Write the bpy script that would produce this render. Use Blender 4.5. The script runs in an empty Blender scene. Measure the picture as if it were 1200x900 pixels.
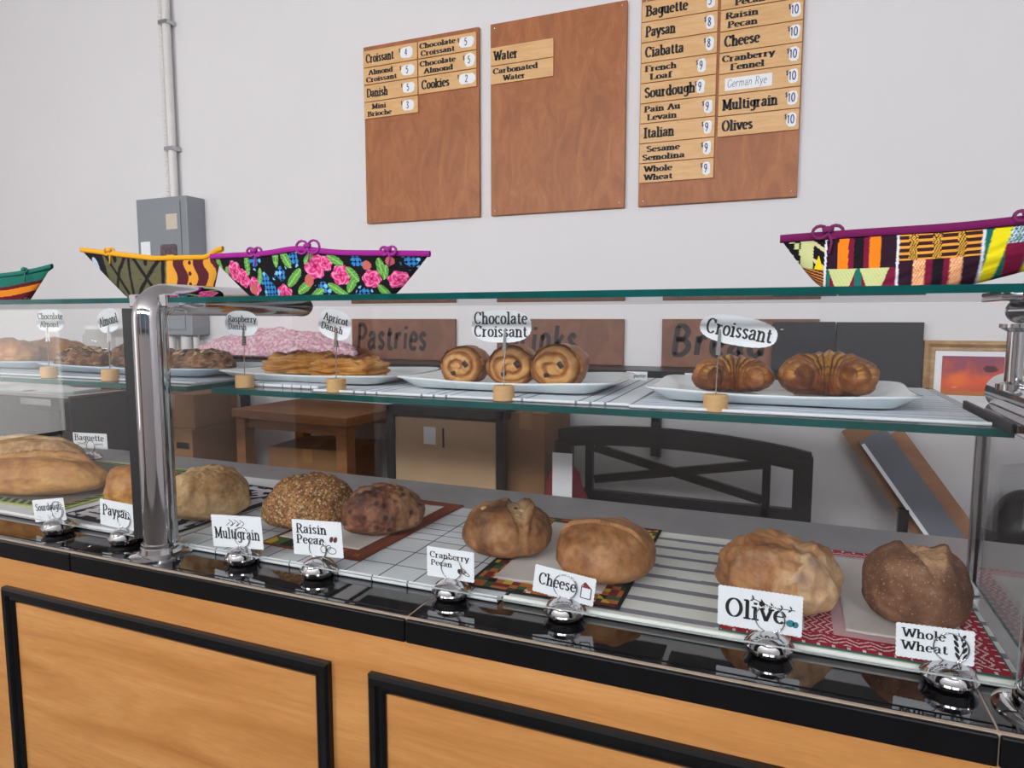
import bpy, math, random
from mathutils import Vector, Matrix, noise
random.seed(7)
SC = bpy.context.scene
COL = SC.collection
PI = math.pi

# ------------------------------------------------------------------ camera, light, exposure
CAM_Z, F_PX = 1.45, 790.0
cd = bpy.data.cameras.new('camera'); cam = bpy.data.objects.new('camera', cd); COL.objects.link(cam)
cd.sensor_width = 36.0; cd.lens = 36.0 * F_PX / 1200.0; cd.clip_start = 0.02
cam.location = (0, 0, CAM_Z)
cam.rotation_euler = (PI / 2 - math.atan(77 / F_PX), 0, math.radians(22.4))
SC.camera = cam
SC.view_settings.view_transform = 'Standard'
SC.view_settings.look = 'None'
SC.view_settings.gamma = 1.0
SC.view_settings.use_curve_mapping = False
SC.view_settings.exposure = 0.0
SC.cycles.max_bounces = 10
SC.cycles.transparent_max_bounces = 24
SC.cycles.glossy_bounces = 6
SC.cycles.caustics_reflective = False
SC.cycles.caustics_refractive = False
SC.cycles.sample_clamp_indirect = 6.0
try:
    SC.cycles.use_denoising = True
except Exception:
    pass
world = bpy.data.worlds.new('sky'); SC.world = world; world.use_nodes = True
wn = world.node_tree.nodes; wl = world.node_tree.links
sky = wn.new('ShaderNodeTexSky'); sky.sky_type = 'HOSEK_WILKIE'; sky.turbidity = 4.0
sky.sun_direction = (-0.3, 0.6, 0.7)
wl.new(sky.outputs[0], wn['Background'].inputs[0]); wn['Background'].inputs[1].default_value = 0.9


def area(name, loc, rot, sx, sy, power, color):
    l = bpy.data.lights.new(name, 'AREA'); l.shape = 'RECTANGLE'; l.size = sx; l.size_y = sy
    l.energy = power; l.color = color
    o = bpy.data.objects.new(name, l); COL.objects.link(o); o.location = loc; o.rotation_euler = rot
    return o


# daylight entering through the three shop windows behind the viewer, plus an added side lamp
for k, wx in enumerate((-3.4, -0.9, 1.4)):
    area('window_daylight', (wx, -2.75, 2.74), (PI / 2 - .2, 0, 0), 1.9, .34, (92, 72, 60)[k], ((1, .98, .95), (.95, .97, 1), (.93, .95, 1))[k])

area('added_side_lamp', (-5.1, -.75, 1.5), (0, -PI / 2, 0), 1.8, 1.0, 10, (1, .97, .93))  # added lamp at the left wall, for a bright stripe on the chrome

# ------------------------------------------------------------------ helpers


def lin(c):
    return tuple((x / 12.92 if x <= .04045 else ((x + .055) / 1.055) ** 2.4) for x in c)


def S(r, g, b):
    return lin((r / 255, g / 255, b / 255))


def newmat(name):
    m = bpy.data.materials.new(name); m.use_nodes = True
    nt = m.node_tree
    return m, nt, nt.nodes['Principled BSDF']


def ramp(nt, fac, stops, interp='LINEAR'):
    r = nt.nodes.new('ShaderNodeValToRGB'); r.color_ramp.interpolation = interp
    el = r.color_ramp.elements
    while len(el) < len(stops):
        el.new(0.5)
    for e, (p, c) in zip(el, stops):
        e.position = p; e.color = (*c, 1)
    nt.links.new(fac, r.inputs[0])
    return r.outputs[0]


def coords(nt, scale=(1, 1, 1), rot=(0, 0, 0)):
    t = nt.nodes.new('ShaderNodeTexCoord'); mp = nt.nodes.new('ShaderNodeMapping')
    mp.inputs['Scale'].default_value = scale; mp.inputs['Rotation'].default_value = rot
    nt.links.new(t.outputs['Object'], mp.inputs[0])
    return mp.outputs[0]


def ntex(nt, vec, scale, detail=4, rough=.55, dist=0.0):
    n = nt.nodes.new('ShaderNodeTexNoise'); n.inputs['Scale'].default_value = scale
    n.inputs['Detail'].default_value = detail; n.inputs['Roughness'].default_value = rough
    n.inputs['Distortion'].default_value = dist
    nt.links.new(vec, n.inputs['Vector'])
    return n.outputs[0]


def bump(nt, b, h, strength=.3, dist=.002):
    n = nt.nodes.new('ShaderNodeBump'); n.inputs['Strength'].default_value = strength; n.inputs['Distance'].default_value = dist
    nt.links.new(h, n.inputs['Height']); nt.links.new(n.outputs[0], b.inputs['Normal'])


def mixc(nt, fac, a, b, mode='MIX'):
    n = nt.nodes.new('ShaderNodeMix'); n.data_type = 'RGBA'; n.blend_type = mode
    for sock, v in ((n.inputs[0], fac), (n.inputs[6], a), (n.inputs[7], b)):
        if isinstance(v, (int, float)):
            sock.default_value = v
        elif isinstance(v, tuple):
            sock.default_value = (*v, 1)
        else:
            nt.links.new(v, sock)
    return n.outputs[2]


def plain(name, c, rough=.5, metal=0.0, var=.06, scale=20, spec=.5, bmp=0.0, bscale=200):
    m, nt, b = newmat(name)
    v = coords(nt)
    n = ntex(nt, v, scale)
    lo = tuple(x * (1 - var) for x in c); hi = tuple(min(1, x * (1 + var)) for x in c)
    nt.links.new(ramp(nt, n, [(.3, lo), (.7, hi)]), b.inputs['Base Color'])
    b.inputs['Roughness'].default_value = rough; b.inputs['Metallic'].default_value = metal
    b.inputs['Specular IOR Level'].default_value = spec
    if bmp:
        bump(nt, b, ntex(nt, v, bscale, 3), bmp, .001)
    return m


def wood(name, c1, c2, c3, scale=(1, 8, 8), rough=.4, ns=3.0, dist=1.2, rot=(0, 0, 0)):
    m, nt, b = newmat(name)
    v = coords(nt, scale, rot)
    n = ntex(nt, v, ns, 6, .6, dist)
    fine = ntex(nt, coords(nt, tuple(x * 6 for x in scale), rot), ns * 3, 4, .6, .3)
    col = ramp(nt, n, [(.28, c1), (.5, c2), (.72, c3)])
    fc = ramp(nt, fine, [(.3, (.82, .82, .82)), (.7, (1.0, 1.0, 1.0))])
    nt.links.new(mixc(nt, .8, col, fc, 'MULTIPLY'), b.inputs['Base Color'])
    b.inputs['Roughness'].default_value = rough
    return m


def painted(name, rough=.85, weave=.25, spec=.2):
    m, nt, b = newmat(name)
    a = nt.nodes.new('ShaderNodeAttribute'); a.attribute_name = 'Col'
    nt.links.new(a.outputs['Color'], b.inputs['Base Color'])
    b.inputs['Roughness'].default_value = rough; b.inputs['Specular IOR Level'].default_value = spec
    if weave:
        bump(nt, b, ntex(nt, coords(nt), 600, 2), weave, .0008)
    return m


def thin_glass(name, tint, ior=1.5, rough=0.0):
    m = bpy.data.materials.new(name); m.use_nodes = True; nt = m.node_tree; nt.nodes.clear()
    out = nt.nodes.new('ShaderNodeOutputMaterial'); mx = nt.nodes.new('ShaderNodeMixShader')
    fr = nt.nodes.new('ShaderNodeFresnel'); ge = nt.nodes.new('ShaderNodeNewGeometry')
    io = nt.nodes.new('ShaderNodeMapRange'); io.inputs['To Min'].default_value = ior; io.inputs['To Max'].default_value = 1 / ior
    nt.links.new(ge.outputs['Backfacing'], io.inputs['Value']); nt.links.new(io.outputs[0], fr.inputs[0])
    tr = nt.nodes.new('ShaderNodeBsdfTransparent'); tr.inputs[0].default_value = (*tint, 1)
    gl = nt.nodes.new('ShaderNodeBsdfGlossy'); gl.inputs['Roughness'].default_value = rough
    nt.links.new(fr.outputs[0], mx.inputs[0]); nt.links.new(tr.outputs[0], mx.inputs[1]); nt.links.new(gl.outputs[0], mx.inputs[2])
    nt.links.new(mx.outputs[0], out.inputs[0])
    return m


def crust(name, dark, mid, light, bloomc, speck=None, speckscale=60, speckamt=.6, rough=.62, ns=14, flour=0.0, flourc=(.75, .66, .5), bmp=.35, bounds=(.36, .5, .66), stretch=(1, 1, 1), spr=(.24, .36)):
    m, nt, b = newmat(name)
    v = coords(nt, stretch)
    n = ntex(nt, v, ns, 6, .6, .4)
    col = ramp(nt, n, [(bounds[0], dark), (bounds[1], mid), (bounds[2], light)])
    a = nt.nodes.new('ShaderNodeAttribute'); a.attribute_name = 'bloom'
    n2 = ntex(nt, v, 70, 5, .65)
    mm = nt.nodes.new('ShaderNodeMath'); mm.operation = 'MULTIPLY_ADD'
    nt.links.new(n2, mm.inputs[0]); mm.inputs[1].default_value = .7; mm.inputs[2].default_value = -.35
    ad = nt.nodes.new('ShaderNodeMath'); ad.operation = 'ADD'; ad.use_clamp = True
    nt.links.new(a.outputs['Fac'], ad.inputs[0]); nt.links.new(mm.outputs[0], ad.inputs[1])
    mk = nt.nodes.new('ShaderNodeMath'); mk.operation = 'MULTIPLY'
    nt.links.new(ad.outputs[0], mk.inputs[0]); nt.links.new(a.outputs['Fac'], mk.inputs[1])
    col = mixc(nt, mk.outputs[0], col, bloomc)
    if flour:
        fl = ramp(nt, ntex(nt, v, 38, 6, .7), [(.5, (0, 0, 0)), (.75, (flour,) * 3)])
        col = mixc(nt, fl, col, flourc)
    if speck:
        vo = nt.nodes.new('ShaderNodeTexVoronoi'); vo.inputs['Scale'].default_value = speckscale
        nt.links.new(v, vo.inputs['Vector'])
        f = ramp(nt, vo.outputs['Distance'], [(spr[0], (speckamt,) * 3), (spr[1], (0, 0, 0))])
        c2 = mixc(nt, ramp(nt, vo.outputs['Color'], [(.35, (0, 0, 0)), (.4, (1, 1, 1))]), speck[0], speck[1])
        col = mixc(nt, f, col, c2)
    col = mixc(nt, .6, col, ramp(nt, ntex(nt, v, 85, 6, .75), [(.3, (.62, .58, .54)), (.55, (1, 1, 1)), (.8, (1.0, 1.0, 1.0))]), 'MULTIPLY')
    nt.links.new(col, b.inputs['Base Color'])
    b.inputs['Roughness'].default_value = rough; b.inputs['Specular IOR Level'].default_value = .4
    bump(nt, b, ntex(nt, v, 110, 6, .75), bmp, .0045)
    return m


def wloc(o):
    v = Vector((0, 0, 0))
    while o is not None:
        v += o.location; o = o.parent
    return v


class MB:
    """collects shapes given in world coordinates; build() links them as one mesh object"""

    def __init__(s):
        s.v = []; s.f = []; s.m = []; s.c = []; s.bl = None

    def add(s, vs, fs, mi=0, cols=None):
        k = len(s.v); s.v += [tuple(p) for p in vs]
        for i, f in enumerate(fs):
            s.f.append(tuple(k + j for j in f)); s.m.append(mi)
            s.c.append(cols[i] if cols else None)
        return s

    def box(s, x0, x1, y0, y1, z0, z1, mi=0, M=None):
        vs = [Vector(p) for p in ((x0, y0, z0), (x1, y0, z0), (x1, y1, z0), (x0, y1, z0), (x0, y0, z1), (x1, y0, z1), (x1, y1, z1), (x0, y1, z1))]
        if M is not None:
            vs = [M @ p for p in vs]
        return s.add(vs, [(3, 2, 1, 0), (4, 5, 6, 7), (0, 1, 5, 4), (1, 2, 6, 5), (2, 3, 7, 6), (3, 0, 4, 7)], mi)

    def bar(s, a, b, w, t, mi=0, up=(0, 0, 1)):
        a = Vector(a); b = Vector(b); d = (b - a).normalized(); up = Vector(up)
        sd = d.cross(up)
        if sd.length < 1e-4:
            sd = d.cross(Vector((0, 1, 0)))
        sd.normalize(); u2 = sd.cross(d)
        vs = []
        for p in (a, b):
            for i, j in ((-1, -1), (1, -1), (1, 1), (-1, 1)):
                vs.append(p + sd * (i * w / 2) + u2 * (j * t / 2))
        return s.add(vs, [(0, 1, 2, 3), (7, 6, 5, 4), (0, 4, 5, 1), (1, 5, 6, 2), (2, 6, 7, 3), (3, 7, 4, 0)], mi)

    def tube(s, path, r, n=10, mi=0, cap=True, closed=False):
        path = [Vector(p) for p in path]; rs = r if isinstance(r, (list, tuple)) else [r] * len(path)
        vs = []; N = len(path); prev = None
        for i, p in enumerate(path):
            if closed:
                d = path[(i + 1) % N] - path[i - 1]
            else:
                d = path[min(i + 1, N - 1)] - path[max(i - 1, 0)]
            d.normalize()
            if prev is None:
                a = d.cross(Vector((0, 0, 1)))
                if a.length < .05:
                    a = d.cross(Vector((0, 1, 0)))
            else:
                a = prev - d * prev.dot(d)
            a.normalize(); prev = a; b = d.cross(a)
            for k in range(n):
                t = 2 * PI * k / n
                vs.append(p + (a * math.cos(t) + b * math.sin(t)) * rs[i])
        fs = []
        for i in range(N if closed else N - 1):
            j = (i + 1) % N
            for k in range(n):
                fs.append((i * n + k, i * n + (k + 1) % n, j * n + (k + 1) % n, j * n + k))
        if cap and not closed:
            fs.append(tuple(range(n))[::-1]); fs.append(tuple((N - 1) * n + k for k in range(n)))
        return s.add(vs, fs, mi)

    def lathe(s, prof, c, n=28, mi=0):
        vs = []; N = len(prof)
        for r, z in prof:
            for k in range(n):
                t = 2 * PI * k / n
                vs.append((c[0] + r * math.cos(t), c[1] + r * math.sin(t), c[2] + z))
        fs = []
        for i in range(N - 1):
            for k in range(n):
                fs.append((i * n + k, i * n + (k + 1) % n, (i + 1) * n + (k + 1) % n, (i + 1) * n + k))
        if prof[0][0] > 1e-5:
            fs.append(tuple(range(n))[::-1])
        if prof[-1][0] > 1e-5:
            fs.append(tuple((N - 1) * n + k for k in range(n)))
        return s.add(vs, fs, mi)

    def prism(s, outline, frame, t0, t1, mi=0):
        """outline of (u,v) extruded along the frame's third axis from t0 to t1"""
        n = len(outline)
        vs = [frame(u, v, t0) for u, v in outline] + [frame(u, v, t1) for u, v in outline]
        fs = [tuple(range(n))[::-1], tuple(range(n, 2 * n))] + [(i, (i + 1) % n, n + (i + 1) % n, n + i) for i in range(n)]
        return s.add(vs, fs, mi)

    def grid(s, P, nu, nv, mi=0, col=None, wrap=False):
        vs = [P(i / nu, j / nv) for j in range(nv + 1) for i in range(nu + 1)]
        fs = []; cs = []
        for j in range(nv):
            for i in range(nu):
                a = j * (nu + 1) + i
                fs.append((a, a + 1, a + nu + 2, a + nu + 1))
                cs.append(col((i + .5) / nu, (j + .5) / nv) if col else None)
        return s.add(vs, fs, mi, cs)

    def build(s, name, mats, parent=None, smooth=False, origin=None, bevel=0, auto=None):
        if not isinstance(mats, (list, tuple)):
            mats = [mats]
        off = wloc(parent) if parent else Vector(origin) if origin else Vector((0, 0, 0))
        me = bpy.data.meshes.new(name)
        me.from_pydata([tuple(Vector(p) - off) for p in s.v], [], s.f)
        for m in mats:
            me.materials.append(m)
        me.polygons.foreach_set('material_index', s.m)
        if any(c is not None for c in s.c):
            ca = me.color_attributes.new('Col', 'FLOAT_COLOR', 'CORNER')
            buf = []
            for f, c in zip(s.f, s.c):
                q = list(lin(c)) + [1.0] if c is not None else [.5, .5, .5, 1]
                buf += q * len(f)
            ca.data.foreach_set('color', buf)
        if s.bl is not None:
            at = me.attributes.new('bloom', 'FLOAT', 'POINT'); at.data.foreach_set('value', s.bl)
        if smooth:
            me.polygons.foreach_set('use_smooth', [True] * len(me.polygons))
        me.update()
        o = bpy.data.objects.new(name, me); COL.objects.link(o)
        if auto:
            me.polygons.foreach_set('use_smooth', [True] * len(me.polygons))
            try:
                me.set_sharp_from_angle(angle=math.radians(auto))
            except Exception:
                pass
        if bevel:
            bv = o.modifiers.new('bevel', 'BEVEL'); bv.width = bevel; bv.segments = 2; bv.limit_method = 'ANGLE'
        if parent:
            o.parent = parent
        else:
            o.location = off
        return o


def tag(o, label, cat, group=None, kind=None):
    o['label'] = label; o['category'] = cat
    if group: o['group'] = group
    if kind: o['kind'] = kind
    return o


def thing(name, loc, label, cat, group=None):
    o = bpy.data.objects.new(name, None); COL.objects.link(o); o.location = loc; o.empty_display_size = .05
    return tag(o, label, cat, group)


def struct(name, mb, m, **k):
    o = mb.build(name, m, **k); o['kind'] = 'structure'
    return o


def dup(root, loc, label, group=None):
    r = root.copy(); COL.objects.link(r); r.location = loc; r['label'] = label
    if group: r['group'] = group
    for ch in list(root.children):
        c = ch.copy(); COL.objects.link(c); c.parent = r
        for g in list(ch.children):
            d = g.copy(); COL.objects.link(d); d.parent = c
    return r


def frame3(o, ux, vx, nx=None):
    o = Vector(o); ux = Vector(ux).normalized(); vx = Vector(vx).normalized()
    nx = Vector(nx) if nx is not None else ux.cross(vx)
    return lambda u, v, t=0.0: o + ux * u + vx * v + nx * t


def sm(a, b, x):
    t = max(0, min(1, (x - a) / (b - a))); return t * t * (3 - 2 * t)


def lerp(a, b, t): return a + (b - a) * t


def mix3(a, b, t): return tuple(lerp(x, y, t) for x, y in zip(a, b))


def c8(r, g, b): return (r / 255, g / 255, b / 255)


def hsh(i, j, k=0): return noise.cell(Vector((i * 1.37 + .5, j * 2.11 + .5, k * 3.7 + .5)))


# ------------------------------------------------------------------ pen lettering
def arc(cx, cy, rx, ry, a0, a1, n=12):
    return [(cx + rx * math.cos(math.radians(lerp(a0, a1, i / n))), cy + ry * math.sin(math.radians(lerp(a0, a1, i / n)))) for i in range(n + 1)]


def cr(pts, n=5):
    out = []
    P = [pts[0]] + list(pts) + [pts[-1]]
    for i in range(1, len(P) - 2):
        p0, p1, p2, p3 = P[i - 1], P[i], P[i + 1], P[i + 2]
        for k in range(n):
            t = k / n
            out.append(tuple(.5 * (2 * p1[d] + (p2[d] - p0[d]) * t + (2 * p0[d] - 5 * p1[d] + 4 * p2[d] - p3[d]) * t * t + (3 * p1[d] - p0[d] - 3 * p2[d] + p3[d]) * t ** 3) for d in (0, 1)))
    out.append(pts[-1])
    return out


# glyph: (advance, strokes, serifs (x, y, left, right))
G = {}
X = .66
G['a'] = (.54, [cr([(.07, .5), (.2, .66), (.37, .6), (.4, .4), (.4, .1), (.52, .02)]), cr([(.4, .4), (.2, .36), (.07, .18), (.18, .01), (.4, .14)])], [])
G['b'] = (.56, [[(.12, 1), (.12, 0)], arc(.31, .33, .19, .33, 150, -150)], [(.12, 1, .1, 0)])
G['c'] = (.48, [arc(.27, .33, .21, .33, 40, 320)], [])
G['d'] = (.58, [[(.44, 1), (.44, 0)], arc(.25, .33, .19, .33, 30, 330)], [(.44, 1, .1, 0), (.44, 0, 0, .1)])
G['e'] = (.5, [[(.07, .36), (.45, .36)], arc(.26, .33, .2, .33, 5, 318)], [])
G['f'] = (.38, [cr([(.4, .9), (.3, 1), (.18, .85), (.18, .5), (.18, 0)]), [(.04, .63), (.36, .63)]], [(.18, 0, .11, .11)])
G['g'] = (.56, [arc(.26, .38, .18, .28, 0, 360), cr([(.45, .66), (.45, .2), (.44, -.15), (.27, -.32), (.07, -.22)])], [(.45, .66, 0, .1)])
G['h'] = (.6, [[(.12, 1), (.12, 0)], cr([(.12, .45), (.28, .66), (.45, .5), (.45, 0)])], [(.12, 1, .1, 0), (.12, 0, .1, .1), (.45, 0, .1, .1)])
G['i'] = (.3, [[(.15, X), (.15, 0)], [(.15, .94), (.15, .82)]], [(.15, X, .11, 0), (.15, 0, .11, .11)])
G['k'] = (.58, [[(.12, 1), (.12, 0)], [(.45, .64), (.14, .28)], [(.22, .38), (.5, 0)]], [(.12, 1, .1, 0), (.12, 0, .1, .08), (.45, .64, .1, .1), (.5, 0, .1, .08)])
G['l'] = (.3, [[(.15, 1), (.15, 0)]], [(.15, 1, .11, 0), (.15, 0, .11, .11)])
G['m'] = (.9, [[(.12, X), (.12, 0)], cr([(.12, .45), (.27, .66), (.43, .5), (.43, 0)]), cr([(.43, .45), (.58, .66), (.74, .5), (.74, 0)])], [(.12, X, .1, 0), (.12, 0, .1, .1), (.43, 0, .1, .1), (.74, 0, .1, .1)])
G['n'] = (.6, [[(.12, X), (.12, 0)], cr([(.12, .45), (.28, .66), (.45, .5), (.45, 0)])], [(.12, X, .1, 0), (.12, 0, .1, .1), (.45, 0, .1, .1)])
G['o'] = (.54, [arc(.27, .33, .21, .33, 0, 360, 20)], [])
G['p'] = (.58, [[(.13, X), (.13, -.32)], arc(.32, .33, .19, .33, 150, -150)], [(.13, X, .1, 0), (.13, -.32, .1, .1)])
G['r'] = (.46, [[(.13, X), (.13, 0)], cr([(.13, .42), (.25, .62), (.42, .6)])], [(.13, X, .1, 0), (.13, 0, .1, .12)])
G['s'] = (.44, [cr([(.36, .54), (.22, .66), (.08, .52), (.2, .36), (.36, .2), (.24, .01), (.06, .12)])], [])
G['t'] = (.38, [cr([(.17, .88), (.17, .4), (.18, .1), (.28, .01), (.38, .09)]), [(.03, .63), (.35, .63)]], [])
G['u'] = (.6, [cr([(.12, X), (.12, .2), (.24, .01), (.43, .16)]), [(.45, X), (.45, 0)]], [(.12, X, .1, 0), (.45, X, .1, 0), (.45, 0, 0, .1)])
G['v'] = (.54, [[(.06, X), (.27, 0), (.48, X)]], [(.06, X, .08, .1), (.48, X, .08, .08)])
G['w'] = (.8, [[(.06, X), (.23, 0), (.41, .6), (.58, 0), (.75, X)]], [(.06, X, .08, .1), (.75, X, .08, .08)])
G['y'] = (.54, [[(.06, X), (.28, .02)], [(.48, X), (.2, -.28), (.08, -.28)]], [(.06, X, .08, .1), (.48, X, .08, .08)])
G['A'] = (.72, [[(.06, 0), (.35, 1), (.64, 0)], [(.17, .36), (.53, .36)]], [(.06, 0, .08, .1), (.64, 0, .1, .08)])
G['B'] = (.68, [[(.14, 1), (.14, 0)], cr([(.1, 1), (.36, .99), (.52, .78), (.38, .54), (.14, .53)]), cr([(.14, .53), (.42, .52), (.6, .28), (.42, .01), (.1, 0)])], [(.14, 1, .12, 0), (.14, 0, .12, 0)])
G['C'] = (.7, [arc(.38, .5, .31, .5, 42, 318, 16), [(.61, .98), (.61, .72)]], [])
G['D'] = (.74, [[(.15, 1), (.15, 0)], cr([(.08, 1), (.36, .99), (.64, .74), (.64, .26), (.36, .01), (.08, 0)])], [])
G['F'] = (.62, [[(.15, 1), (.15, 0)], [(.05, 1), (.58, 1), (.58, .84)], [(.15, .53), (.44, .53)]], [(.15, 0, .12, .14)])
G['G'] = (.74, [arc(.38, .5, .31, .5, 45, 345, 16), [(.64, .42), (.64, .06)]], [(.6, .42, .14, .12)])
G['I'] = (.36, [[(.18, 1), (.18, 0)]], [(.18, 1, .14, .14), (.18, 0, .14, .14)])
G['L'] = (.6, [[(.15, 1), (.15, 0)], [(.05, 0), (.56, 0), (.56, .18)]], [(.15, 1, .12, .12)])
G['M'] = (.92, [[(.13, 0), (.15, 1), (.45, .08), (.76, 1), (.78, 0)]], [(.13, 0, .1, .1), (.78, 0, .12, .12), (.14, 1, .12, 0), (.76, 1, 0, .12)])
G['O'] = (.76, [arc(.38, .5, .31, .5, 0, 360, 24)], [])
G['P'] = (.64, [[(.15, 1), (.15, 0)], cr([(.07, 1), (.38, .99), (.57, .74), (.4, .46), (.15, .46)])], [(.15, 0, .12, .13)])
G['R'] = (.7, [[(.14, 1), (.14, 0)], cr([(.07, 1), (.38, .99), (.56, .76), (.4, .5), (.14, .5)]), [(.34, .5), (.64, 0)]], [(.14, 0, .11, .12), (.64, 0, .05, .08)])
G['S'] = (.58, [cr([(.49, .82), (.3, 1), (.09, .8), (.22, .56), (.42, .44), (.5, .2), (.28, 0), (.07, .2)])], [])
G['W'] = (1.0, [[(.06, 1), (.28, 0), (.5, .9), (.72, 0), (.94, 1)]], [(.06, 1, .1, .12), (.94, 1, .1, .1), (.5, .9, .08, .08)])
G['$'] = (.5, [cr([(.42, .78), (.26, .9), (.08, .74), (.24, .52), (.42, .3), (.26, .08), (.07, .22)]), [(.25, 1.02), (.25, -.04)]], [])
G['0'] = (.5, [arc(.25, .48, .18, .48, 0, 360, 20)], [])
G['1'] = (.36, [[(.08, .78), (.2, .96), (.2, 0)]], [(.2, 0, .1, .1)])
G['2'] = (.5, [cr([(.08, .74), (.24, .96), (.42, .74), (.28, .38), (.07, 0)]), [(.07, 0), (.45, 0)]], [])
G['3'] = (.5, [cr([(.08, .8), (.24, .96), (.4, .76), (.2, .52), (.42, .26), (.24, 0), (.06, .16)])], [])
G['4'] = (.5, [[(.34, 0), (.34, .96), (.06, .3), (.46, .3)]], [])
G['5'] = (.5, [[(.42, .95), (.12, .95), (.1, .55)], cr([(.1, .55), (.28, .6), (.42, .34), (.26, 0), (.06, .12)])], [])
G['8'] = (.5, [cr([(.25, .54), (.1, .74), (.25, .96), (.4, .74), (.25, .54), (.08, .26), (.25, 0), (.42, .26), (.25, .54)])], [])
G['9'] = (.5, [arc(.25, .68, .16, .27, 0, 360, 14), cr([(.41, .68), (.4, .4), (.28, .12), (.18, -.06)])], [])


def ribbon(mb, pts, wf, fr, t, mi=0):
    for i in range(1, len(pts) - 1):
        ax, ay = pts[i][0] - pts[i - 1][0], pts[i][1] - pts[i - 1][1]; bx, by = pts[i + 1][0] - pts[i][0], pts[i + 1][1] - pts[i][1]
        if ax * bx + ay * by < .5 * math.hypot(ax, ay) * math.hypot(bx, by):
            ribbon(mb, pts[:i + 1], wf, fr, t, mi); ribbon(mb, pts[i:], wf, fr, t, mi)
            return
    n = len(pts); vs = []
    closed = n > 3 and abs(pts[0][0] - pts[-1][0]) + abs(pts[0][1] - pts[-1][1]) < 1e-6
    for i in range(n):
        a = pts[i - 1] if i else (pts[-2] if closed else pts[0]); b = pts[i + 1] if i < n - 1 else (pts[1] if closed else pts[-1])
        dx, dy = b[0] - a[0], b[1] - a[1]; L = math.hypot(dx, dy) or 1
        dx /= L; dy /= L; w = wf(dx, dy)
        if 0 < i < n - 1:
            c1 = pts[i][0] - a[0], pts[i][1] - a[1]; l1 = math.hypot(*c1) or 1
            w /= max(.55, abs(c1[0] / l1 * dx + c1[1] / l1 * dy))
        vs.append(fr(pts[i][0] - dy * w, pts[i][1] + dx * w, t)); vs.append(fr(pts[i][0] + dy * w, pts[i][1] - dx * w, t))
    mb.add(vs, [(2 * i, 2 * i + 1, 2 * i + 3, 2 * i + 2) for i in range(n - 1)], mi)


def text(mb, s, fr, x, y, cap, width=None, thick=.2, thin=.085, serif=True, slant=0.0, gap=.05, t=.0006, center=False):
    """letters s on frame fr, baseline at (x, y), capital height cap, fitted to width"""
    adv = sum((G[c][0] + gap) if c != ' ' else .4 for c in s) - gap
    sx = (width / adv) if width else cap
    if center and not width:
        x -= adv * sx / 2
    px = x
    for c in s:
        if c == ' ':
            px += .4 * sx; continue
        w, strokes, serifs = G[c]
        f2 = lambda u, v, tt, px=px: fr(px + (u + slant * v) * sx, y + v * cap, tt)
        wf = lambda dx, dy: (thin + (thick - thin) * abs(dy) ** 1.3) / 2
        for st in strokes:
            ribbon(mb, st, wf, f2, t)
        if serif:
            for (a, b, l, r) in serifs:
                ribbon(mb, [(a - l - thick * .3, b), (a + r + thick * .3, b)], lambda dx, dy: thin * .7, f2, t)
        px += (w + gap) * sx


# ------------------------------------------------------------------ materials
M = {}
M['wall'] = plain('wall_paint', S(226, 224, 226), .75, var=.015, scale=1.5, spec=.25, bmp=.06, bscale=60)
M['ceil'] = plain('ceiling_paint', S(235, 235, 235), .8, var=.01)
M['floor'] = plain('floor_vinyl', S(78, 72, 68), .4, var=.12, scale=6)
M['maple'] = wood('maple_veneer', S(182, 122, 64), S(203, 143, 82), S(216, 160, 100), (.55, 6, 6.5), .36, 1.9, .7)
M['maple_dark'] = wood('maple_veneer_inset', S(172, 112, 56), S(198, 138, 78), S(216, 160, 100), (.5, 5, 4.6), .36, 1.8, 1.0)
M['black_gloss'] = plain('black_glossy_tile', S(16, 15, 17), .03, var=.2, scale=3)
M['black_gloss'].node_tree.nodes['Principled BSDF'].inputs['IOR'].default_value = 2.0
M['deck'] = plain('grey_slate_tile', S(146, 146, 148), .3, var=.1, scale=14)
M['grout'] = plain('tan_grout', S(176, 158, 138), .8)
M['black_lacquer'] = plain('black_lacquer', S(14, 14, 16), .22, var=.15, spec=.3)
M['chrome'] = plain('chrome', S(200, 198, 200), .06, 1.0, var=.01)
M['steel'] = plain('brushed_steel', S(190, 190, 192), .2, 1.0, var=.03)
M['glass'] = thin_glass('clear_glass', (.99, .994, .992))
M['shelf_glass'] = thin_glass('shelf_glass', (.975, .99, .985))
M['glass_edge'] = plain('green_glass_edge', S(10, 74, 72), .12, var=.25, scale=9, spec=.25)
M['pane_edge'] = plain('polished_glass_edge', S(176, 188, 188), .15)
M['gasket'] = plain('black_rubber', S(20, 20, 22), .5)
M['board'] = wood('cherry_plywood', S(146, 84, 44), S(168, 100, 54), S(182, 114, 66), (5, 5, 1.6), .5, 3.0, 1.6)
M['board_low'] = wood('brown_hardboard', S(108, 70, 54), S(126, 82, 64), S(138, 94, 74), (3, 3, 2), .55, 5, 1.0)
M['plank'] = wood('pale_birch', S(216, 166, 108), S(228, 180, 122), S(236, 192, 136), (3, 6, 20), .5, 3, .6)
M['ink'] = plain('black_ink', S(18, 18, 20), .6, var=.1)
M['ink_blue'] = plain('blue_ink', S(38, 48, 110), .6)
M['ink_grey'] = plain('charcoal_brush_paint', S(44, 36, 38), .6, var=.15)
M['paper'] = plain('white_paper', S(238, 240, 244), .7, var=.02)
M['card'] = plain('white_card', S(243, 247, 252), .6, var=.015)
M['blockwood'] = wood('light_block_wood', S(206, 160, 104), S(218, 174, 118), S(228, 188, 134), (6, 6, 14), .6, 4, .5)
M['plate'] = plain('white_porcelain', S(226, 234, 236), .12, var=.01)
M['plate_blue'] = plain('pale_blue_porcelain', S(190, 204, 216), .15, var=.02)
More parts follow.
